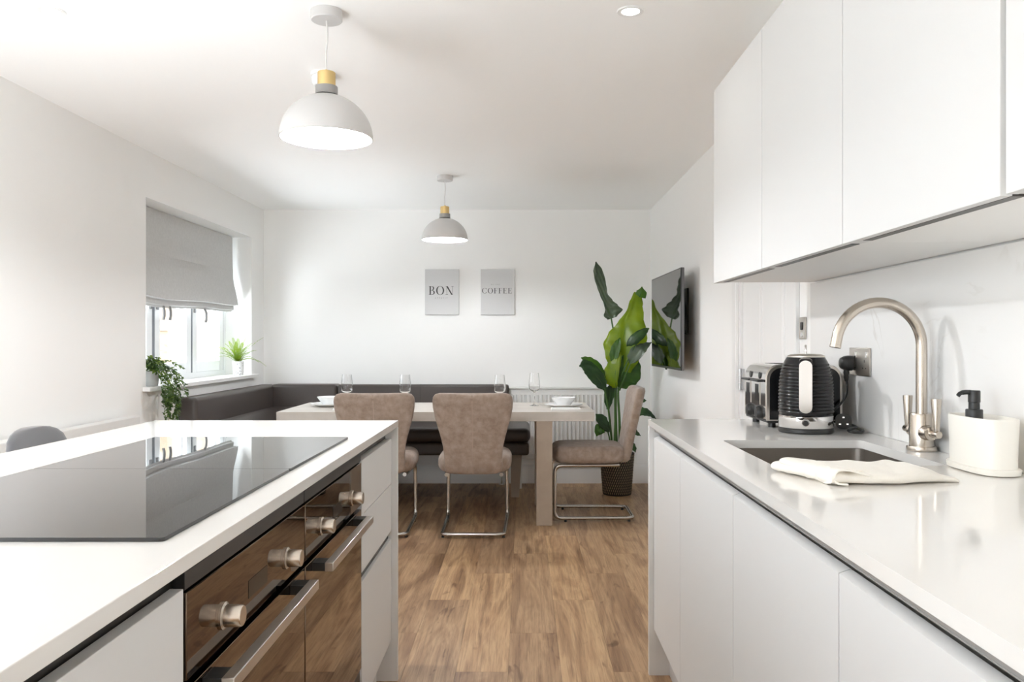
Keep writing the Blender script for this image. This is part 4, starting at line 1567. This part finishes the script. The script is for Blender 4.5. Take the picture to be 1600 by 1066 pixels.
def place_setting(x, y, side):
    pl = obj('dinner_plate', lathe(NB(), [(0, .001), (.075, .001), (.080, .004), (.128, .018), (.135, .022), (.134, .0235), (.126, .0205), (.078, .0075), (0, .0065)], (x, y, TZ), 48), M['white'])
    tag(pl, 'white dinner plate under the bowl at the %s end of the table' % side, 'plate')
    bw = obj('bowl', lathe(NB(), [(0, .0079), (.040, .0079), (.044, .010), (.058, .030), (.078, .056), (.086, .0675), (.0845, .0685), (.076, .0575), (.055, .031), (.040, .0135), (0, .012)], (x, y, TZ), 48), M['white'])
    tag(bw, 'white bowl standing on the plate at the %s end of the table' % side, 'bowl')


place_setting(.285, 5.64, 'right')
place_setting(-1.370, 5.71, 'left')


def napkin(x0, x1, y0, y1, lab):
    t = thing('napkin', lab, 'napkin', ((x0 + x1) / 2, (y0 + y1) / 2, TZ))
    bm = NB()
    for k in range(3):
        box(bm, x0 + .002 * k, x1 - .001 * k, y0 + .001 * k, y1, TZ + .0004 + k * .0042, TZ + .0044 + k * .0042, .0018, 3)
    obj('folded_cloth', bm, M['napkin'], t)


napkin(.188, .388, 5.35, 5.47, 'folded white napkin in front of the right plate')
napkin(-1.268, -1.085, 5.36, 5.47, 'folded white napkin in front of the left plate, by the chair back')

# ================================================================== plants


def leaf(parent, mid, wl_, wr_, facing, mtl, fold=.25, curl=0.0, ripple=.0, seed=0, name='leaf', nu=7, n=5):
    """large leaf: midrib points, left/right half widths at those points (metres), facing normal"""
    f = Vector(facing).normalized()
    pts = smooth_path(mid, n)
    N_ = len(pts)
    def samp(ws, i):
        s = i / (N_ - 1) * (len(ws) - 1)
        a = int(s); b2 = min(a + 1, len(ws) - 1); tt = s - a
        tt = tt * tt * (3 - 2 * tt)
        return ws[a] * (1 - tt) + ws[b2] * tt
    bm = NB()
    rows = []
    for i, p in enumerate(pts):
        tg = (pts[min(i + 1, N_ - 1)] - pts[max(i - 1, 0)]).normalized()
        sd = tg.cross(f).normalized()
        nn = sd.cross(tg).normalized()
        row = []
        for u in range(-nu, nu + 1):
            q = u / nu
            w = samp(wr_, i) if q > 0 else samp(wl_, i)
            h = fold * abs(q) * w - curl * q * q * w
            rp = ripple * abs(q) * math.sin(i * 1.9 + seed + q * 2) + ripple * .4 * math.sin(i * .8 + q * 9 + seed)
            row.append(p + sd * q * w + nn * (h + rp))
        rows.append(row)
    th = .0007
    A = [[bm.verts.new(v + f * th) for v in r] for r in rows]
    Bv = [[bm.verts.new(v - f * th) for v in r] for r in rows]
    m_ = 2 * nu
    for i in range(N_ - 1):
        for j in range(m_):
            bm.faces.new((A[i][j], A[i][j + 1], A[i + 1][j + 1], A[i + 1][j]))
            bm.faces.new((Bv[i][j], Bv[i + 1][j], Bv[i + 1][j + 1], Bv[i][j + 1]))
        bm.faces.new((A[i][0], A[i + 1][0], Bv[i + 1][0], Bv[i][0]))
        bm.faces.new((A[i][m_], Bv[i][m_], Bv[i + 1][m_], A[i + 1][m_]))
    for j in range(m_):
        bm.faces.new((A[0][j], Bv[0][j], Bv[0][j + 1], A[0][j + 1]))
        bm.faces.new((A[-1][j], A[-1][j + 1], Bv[-1][j + 1], Bv[-1][j]))
    lf = obj(name, bm, mtl, parent, angle=80)
    rb = [p - f * .0025 for p in pts]
    rads = [.0042 * (1 - .8 * i / (N_ - 1)) for i in range(N_)]
    obj('midrib', tube(NB(), rb, rads, 7), M['stem'] if mtl is not M['leaf_bright'] else M['leaf_mid'], lf)
    return lf


PY = 6.35
pcx, pcy = .741, PY
pl = thing('potted_banana_plant', 'tall broad leaved plant in a woven basket in the far right corner', 'plant', (pcx, pcy, 0))
# woven basket: dark tapering pot with pale diagonal straw
bp = [(0, .001), (.108, .001), (.112, .006), (.134, .31), (.137, .325), (.129, .325), (.126, .31), (.110, .24), (0, .24)]
bk = obj('basket', lathe(NB(), bp, (pcx, pcy, 0), 48), M['basket'], pl)
bm = NB()
for k in range(44):
    for s_ in range(15):
        a0 = 2 * PI * (k + s_ * .5) / 44
        z0_ = .014 + s_ * .0205
        def bpt(a, z):
            r_ = .1125 + (.1345 - .1125) * (z / .31) + .0008
            return Vector((pcx + r_ * math.cos(a), pcy + r_ * math.sin(a), z))
        da = 2 * PI / 44
        pa, pb, pc_, pd = bpt(a0 - da * .30, z0_ + .003), bpt(a0 - da * .02, z0_ - .001), bpt(a0 + da * .30, z0_ + .0135), bpt(a0 + da * .02, z0_ + .0175)
        on = Vector((math.cos(a0), math.sin(a0), 0)) * .0016
        vs = [bm.verts.new(p) for p in (pa, pb, pc_, pd)] + [bm.verts.new((pa + pb + pc_ + pd) / 4 + on)]
        for q in range(4): bm.faces.new((vs[q], vs[(q + 1) % 4], vs[4]))
wv = obj('straw_weave', bm, M['basket_light'], bk); wv['kind'] = 'stuff'
obj('soil', lathe(NB(), [(0, .285), (.05, .288), (.122, .284), (.122, .27), (0, .27)], (pcx, pcy, 0), 32), M['soil'], pl)
bm = NB()
tube(bm, [(pcx + .128 * math.cos(R(a)), pcy + .138 * math.sin(R(a)), .262 + .035 * math.sin(PI * (a - 250) / 40)) for a in range(250, 291, 5)], .008, 8)
obj('leather_loop', bm, M['walnut'], bk)
S = lambda px, py, dy=0.0: P(px, py, PY + dy)


def stem(pts, r0=.009, r1=.005):
    pp = smooth_path(pts, 6)
    return obj('stem', tube(NB(), pp, [r0 + (r1 - r0) * i / (len(pp) - 1) for i in range(len(pp))], 9), M['stem'], pl)


base = Vector((pcx, pcy, .28))
# tall grey green leaf
stem([base + Vector((-.02, .03, 0)), S(962, 640, .05), S(962, 580, .05), S(960, 530, .04), S(955, 497, .03)], .010, .006)
leaf(pl, [S(955, 498, .03), S(951, 486, .03), S(946, 470, .02), S(941, 450, .02), S(936, 430, .01), S(931, 409, .0)],
     [.030, .050, .022, .020, .030, .038, .042, .036, .004], [.045, .110, .085, .055, .030, .036, .040, .034, .004], (-.2, -1, .15), M['leaf_grey'], .15, .1, .010, 1)
# the big bright leaf, left blade wide low down, right blade behind
stem([base + Vector((.0, .0, 0)), S(962, 660, .0), S(962, 610, -.02), S(967, 575, -.03)], .013, .009)
leaf(pl, [S(966, 580, -.03), S(970, 552, -.03), S(974, 528, -.02), S(980, 503, .0), S(990, 478, .02), S(1000, 460, .04)],
     [.060, .118, .150, .122, .070, .034, .045, .050], [.10, .150, .170, .190, .160, .110, .065, .020], (-.35, -1, .1), M['leaf_bright'], .30, .25, .006, 2)
leaf(pl, [S(999, 464, .0), S(1002, 456, -.02), S(1003, 448, -.01)], [.045, .043, .004], [.045, .042, .004], (-.1, -1, .5), M['leaf_mid'], -.2, .3, .0, 3)
# lower rounded leaf with a brighter green left lobe
stem([base + Vector((.02, -.02, 0)), S(968, 660, -.05), S(966, 625, -.06), S(966, 606, -.07)], .011, .008)
lfL = leaf(pl, [S(963, 606, -.08), S(961, 594, -.09), S(962, 578, -.09), S(966, 562, -.085), S(970, 550, -.07)],
     [.030, .085, .105, .085, .035, .004], [.01, .02, .03, .03, .02, .003], (-.5, -1, .25), M['leaf_bright'], .15, .3, .004, 4)
leaf(pl, [S(967, 606, -.06), S(970, 592, -.06), S(975, 574, -.05), S(982, 556, -.04), S(990, 543, -.02)],
     [.01, .035, .055, .055, .03, .004], [.06, .135, .155, .135, .09, .006], (.25, -1, .15), M['leaf_mid'], .2, .2, .005, 5)
# leaf pair leaning out to the left
stem([base + Vector((-.03, -.01, 0)), S(954, 670, -.06), S(950, 635, -.08), S(944, 606, -.1)], .009, .007)
leaf(pl, [S(946, 609, -.1), S(938, 596, -.12), S(926, 582, -.14), S(914, 573, -.15), S(905, 572, -.16)],
     [.015, .052, .065, .06, .045, .004], [.015, .045, .055, .060, .055, .004], (-.15, -.8, .55), M['leaf_dark'], .3, .15, .004, 6)
leaf(pl, [S(944, 592, -.06), S(936, 580, -.07), S(926, 570, -.08), S(915, 563, -.09), S(908, 559, -.1)],
     [.02, .055, .06, .05, .025, .004], [.02, .040, .055, .05, .03, .004], (-.1, -.9, .6), M['leaf_mid'], .2, .25, .004, 7)
# dark leaves between, near the television
leaf(pl, [S(958, 566, -.06), S(962, 552, -.07), S(966, 538, -.07), S(969, 528, -.06)], [.02, .045, .045, .03, .004], [.02, .03, .03, .02, .004], (-.4, -1, .1), M['leaf_mid'], .3, .1, .003, 8)
stem([S(968, 600, -.05), S(978, 570, -.12), S(990, 545, -.18), S(1006, 519, -.22), S(1014, 513, -.22)], .007, .005)
leaf(pl, [S(1014, 513, -.22), S(1006, 517, -.23), S(994, 525, -.23), S(984, 534, -.22), S(979, 541, -.2)], [.006, .028, .048, .052, .035, .004], [.006, .02, .03, .03, .02, .004], (-.1, -.9, .4), M['leaf_dark'], .2, .4, .003, 9)
stem([S(968, 610, -.05), S(978, 585, -.12), S(986, 566, -.16)], .007, .005)
leaf(pl, [S(984, 568, -.16), S(990, 559, -.18), S(1000, 548, -.2), S(1009, 541, -.2), S(1018, 535, -.2)], [.01, .05, .06, .045, .025, .003], [.01, .04, .05, .04, .022, .003], (-.3, -.9, .3), M['leaf_grey'], .25, .1, .003, 10)
# low leaves
stem([base + Vector((-.05, -.03, 0)), S(953, 690, -.06), S(950, 676, -.08), S(947, 668, -.1)], .006, .005)
leaf(pl, [S(953, 674, -.1), S(946, 664, -.12), S(938, 655, -.13), S(931, 647, -.13)], [.02, .045, .05, .035, .004], [.015, .04, .055, .045, .004], (.1, -.8, .6), M['leaf_dark'], .25, .3, .003, 11)
leaf(pl, [S(946, 667, -.1), S(940, 668, -.13), S(935, 673, -.14), S(932, 682, -.14)], [.01, .035, .05, .04, .003], [.01, .03, .045, .03, .003], (-.3, -.9, .2), M['leaf_mid'], .2, .2, .003, 12)
stem([base + Vector((.05, -.02, 0)), S(981, 690, -.04), S(985, 668, -.05), S(990, 652, -.06)], .007, .005)
leaf(pl, [S(984, 651, -.06), S(994, 645, -.08), S(1006, 644, -.1), S(1016, 648, -.1), S(1025, 655, -.1)], [.01, .035, .045, .038, .022, .003], [.01, .03, .04, .035, .02, .003], (.1, -.75, .7), M['leaf_dark'], .3, .2, .004, 13)
leaf(pl, [S(982, 648, .02), S(990, 641, .02), S(1000, 640, .02), S(1010, 643, .0)], [.01, .03, .035, .025, .003], [.01, .03, .035, .025, .003], (0, -.7, .8), M['leaf_dark'], .3, .2, .004, 14)
leaf(pl, [S(982, 632, .0), S(992, 628, -.02), S(1002, 627, -.04), S(1010, 626, -.05)], [.015, .04, .045, .03, .003], [.012, .03, .035, .02, .003], (0, -.8, .6), M['leaf_dark'], .3, .2, .003, 15)
leaf(pl, [S(984, 622, .02), S(993, 618, .0), S(1000, 619, .0), S(1006, 622, .0)], [.015, .035, .035, .02, .003], [.012, .03, .03, .018, .003], (0, -.8, .6), M['leaf_dark'], .3, .2, .003, 16)
stem([base + Vector((.06, -.05, 0)), S(980, 690, -.06), S(982, 680, -.07)], .005, .004)
leaf(pl, [S(980, 671, -.06), S(987, 673, -.08), S(994, 677, -.08), S(1001, 681, -.08)], [.01, .03, .03, .018, .003], [.01, .025, .025, .015, .003], (.1, -.9, .4), M['leaf_dark'], .25, .2, .003, 17)
leaf(pl, [S(980, 672, -.05), S(981, 678, -.06), S(980, 686, -.06)], [.012, .025, .02, .003], [.01, .02, .018, .003], (0, -1, .2), M['leaf_dark'], .25, .2, .003, 18)
leaf(pl, [S(977, 698, -.06), S(984, 696, -.08), S(990, 700, -.09), S(993, 707, -.09)], [.012, .032, .032, .02, .003], [.01, .028, .028, .018, .003], (.1, -.9, .5), M['leaf_dark'], .25, .2, .003, 19)
leaf(pl, [S(950, 640, .0), S(952, 622, .0), S(956, 606, .0), S(960, 596, .0)], [.012, .04, .05, .03, .004], [.012, .03, .04, .03, .004], (.2, -1, .1), M['leaf_dark'], .25, .2, .003, 20)

# ---- fern on the sill
fx, fy, fz = -2.235, 6.33, .9363
fr_ = thing('potted_fern', 'small bright green fern in a white patterned pot on the window sill', 'plant', (fx, fy, fz))
obj('pot', lathe(NB(), [(0, .0003), (.036, .0003), (.039, .004), (.0435, .106), (.043, .110), (.040, .110), (.038, .095), (0, .094)], (fx, fy, fz), 36), M['pot'], fr_)
obj('soil', lathe(NB(), [(0, .1), (.0385, .098), (.0385, .0955), (0, .0955)], (fx, fy, fz), 24), M['soil'], fr_)


def frond(tip, lift, pale):
    o0 = Vector((fx + random.uniform(-.012, .012), fy + random.uniform(-.012, .012), fz + .098))
    tip = Vector(tip)
    mid = (o0 + tip) / 2 + Vector((0, 0, lift))
    pts = []
    N_ = 18
    for i in range(N_ + 1):
        s = i / N_
        pts.append(o0 * (1 - s) ** 2 + mid * 2 * s * (1 - s) + tip * s * s)
    bm = NB()
    tube(bm, pts, [.0016 * (1 - .7 * i / N_) for i in range(N_ + 1)], 5)
    for i in range(2, N_ + 1):
        tg = (pts[i] - pts[i - 1]).normalized()
        sd = tg.cross(Vector((0, 0, 1))).normalized()
        nn = sd.cross(tg)
        L_ = .021 * math.sin(PI * min(1, (i + 2) / (N_ + 3))) ** .7 + .004
        for s_ in (-1, 1):
            dr = (sd * s_ + tg * .55 + nn * random.uniform(-.1, .3)).normalized()
            a = pts[i]; tp_ = a + dr * L_
            w = tg * .0036
            m1 = a + dr * L_ * .45
            vs = [bm.verts.new(a - w * .3), bm.verts.new(m1 - w + nn * .0012), bm.verts.new(tp_), bm.verts.new(m1 + w + nn * .0012), bm.verts.new(a + w * .3)]
            bm.faces.new(vs)
    obj('frond', bm, M['fern'], fr_, angle=80)


random.seed(21)
tips = [(415, 572, .0, .085), (411, 528, .05, .04), (333, 540, -.05, .05), (384, 529, .05, .03), (358, 534, .02, .035), (372, 530, -.06, .03), (338, 552, -.1, .045), (400, 548, -.08, .05),
        (346, 543, .06, .05), (393, 537, -.1, .05), (364, 529, .06, .03), (379, 536, -.08, .04), (350, 550, .0, .045), (396, 560, .04, .055), (367, 540, -.1, .03), (342, 558, .03, .05), (386, 543, .06, .05),
        (360, 546, -.05, .03), (375, 545, .05, .03), (352, 538, -.03, .04), (404, 566, -.05, .06), (389, 552, -.12, .05), (369, 535, .02, .03), (357, 556, -.12, .035)]
for px, py, dy_, lf in tips:
    Yq = fy + dy_
    Xq = (px - 817) * Yq / 1260
    if Xq < -2.365: Xq = -2.365; Yq = 1260 * Xq / (px - 817)
    if Xq < XL and Yq > WY1 - .02: Yq = WY1 - .03
    frond((Xq, Yq, 1.20 - (py - 534) * Yq / 1260), lf, 0)

# ---- trailing plant at the near end of the sill
ix, iy, iz = -2.215, 4.80, .9363
iv_ = thing('trailing_plant', 'trailing green houseplant hanging over the near end of the sill', 'plant', (ix, iy, iz))
obj('pot', lathe(NB(), [(0, .0003), (.038, .0003), (.041, .003), (.050, .085), (.052, .088), (.047, .088), (.045, .075), (0, .074)], (ix, iy, iz), 32), M['potgrey'], iv_)
random.seed(5)
dk, lt, md, stm = NB(), NB(), NB(), NB()


def small_leaf(bm, p, dr, up, L_, w_):
    dr = dr.normalized()
    sd = dr.cross(up)
    if sd.length < .05: sd = dr.cross(Vector((1, 0, 0)))
    sd.normalize(); nn = sd.cross(dr)
    a, b2 = p, p + dr * L_
    c1, c2 = p + dr * L_ * .3, p + dr * L_ * .62
    v = [bm.verts.new(a), bm.verts.new(c1 + sd * w_ * .9 + nn * w_ * .35), bm.verts.new(c2 + sd * w_ * .75 + nn * w_ * .3), bm.verts.new(b2 - nn * w_ * .2), bm.verts.new(c2 - sd * w_ * .75 + nn * w_ * .3), bm.verts.new(c1 - sd * w_ * .9 + nn * w_ * .35), bm.verts.new(c1), bm.verts.new(c2)]
    for f in ((0, 1, 6), (1, 2, 7, 6), (2, 3, 7), (0, 6, 5), (6, 7, 4, 5), (7, 3, 4)): bm.faces.new([v[q] for q in f])


strands = []
for k in range(15):     # long trails over the sill edge and down the wall
    yy = iy + random.uniform(-.085, .10)
    zend = random.uniform(.70, .82) if k < 8 else random.uniform(.80, .96)
    xo = -2.125 + random.uniform(.0, .055)
    strands.append([(ix + random.uniform(-.01, .02), iy + random.uniform(-.02, .02), iz + .085), (ix + .03, (iy + yy) / 2, iz + random.uniform(.10, .155)), (xo - .01, yy, iz + random.uniform(.03, .07)), (xo, yy + random.uniform(-.02, .02), .87), (xo + .004, yy * .5 + (iy + .01) * .5 + random.uniform(-.03, .03), (zend + .85) / 2), (xo + random.uniform(-.01, .01), yy * .4 + (iy + .02) * .6 + random.uniform(-.03, .03), zend)])
strands.append([(ix, iy, iz + .085), (ix + .04, iy + .07, iz + .12), (-2.11, iy + .16, iz + .06), (-2.10, iy + .20, .91), (-2.10, iy + .23, .87)])
strands.append([(ix, iy, iz + .085), (ix + .04, iy + .06, iz + .15), (-2.13, iy + .14, iz + .13), (-2.11, iy + .20, iz + .10)])
for k in range(8):
    a = random.uniform(0, 2 * PI)
    strands.append([(ix, iy, iz + .085), (ix + .03 * math.cos(a), iy + .04 * math.sin(a), iz + .14), (ix + .05 * math.cos(a), iy + .085 * math.sin(a), iz + random.uniform(.15, .19))])
for sdp in strands:
    pts = smooth_path(sdp, 7)
    tube(stm, pts, .0013, 5)
    for i in range(1, len(pts)):
        for q in range(random.choice((1, 1, 2, 2))):
            dr = Vector((random.uniform(-.25, 1), random.uniform(-1, 1), random.uniform(-.9, .35)))
            p = pts[i]
            L_ = random.uniform(.020, .033)
            e = p + dr.normalized() * L_
            if e.x < XL + .006 and (e.z < .935 or e.y < WY0 + .01): dr.x = abs(dr.x) + .5
            if .895 < e.z < .94 and e.x < -2.14: dr.z = .5
            small_leaf(lt if (p.z > .96 and random.random() < .30) or random.random() < .06 else md if random.random() < .4 else dk, p, dr, Vector((random.uniform(-.4, .6), -.5, .8)), L_, L_ * .27)
o = obj('foliage', dk, M['ivy'], iv_, angle=80); o['kind'] = 'stuff'
o = obj('mid_foliage', md, M['ivy_mid'], iv_, angle=80); o['kind'] = 'stuff'
o = obj('pale_foliage', lt, M['ivy_light'], iv_, angle=80); o['kind'] = 'stuff'
obj('stems', stm, M['stem'], iv_)
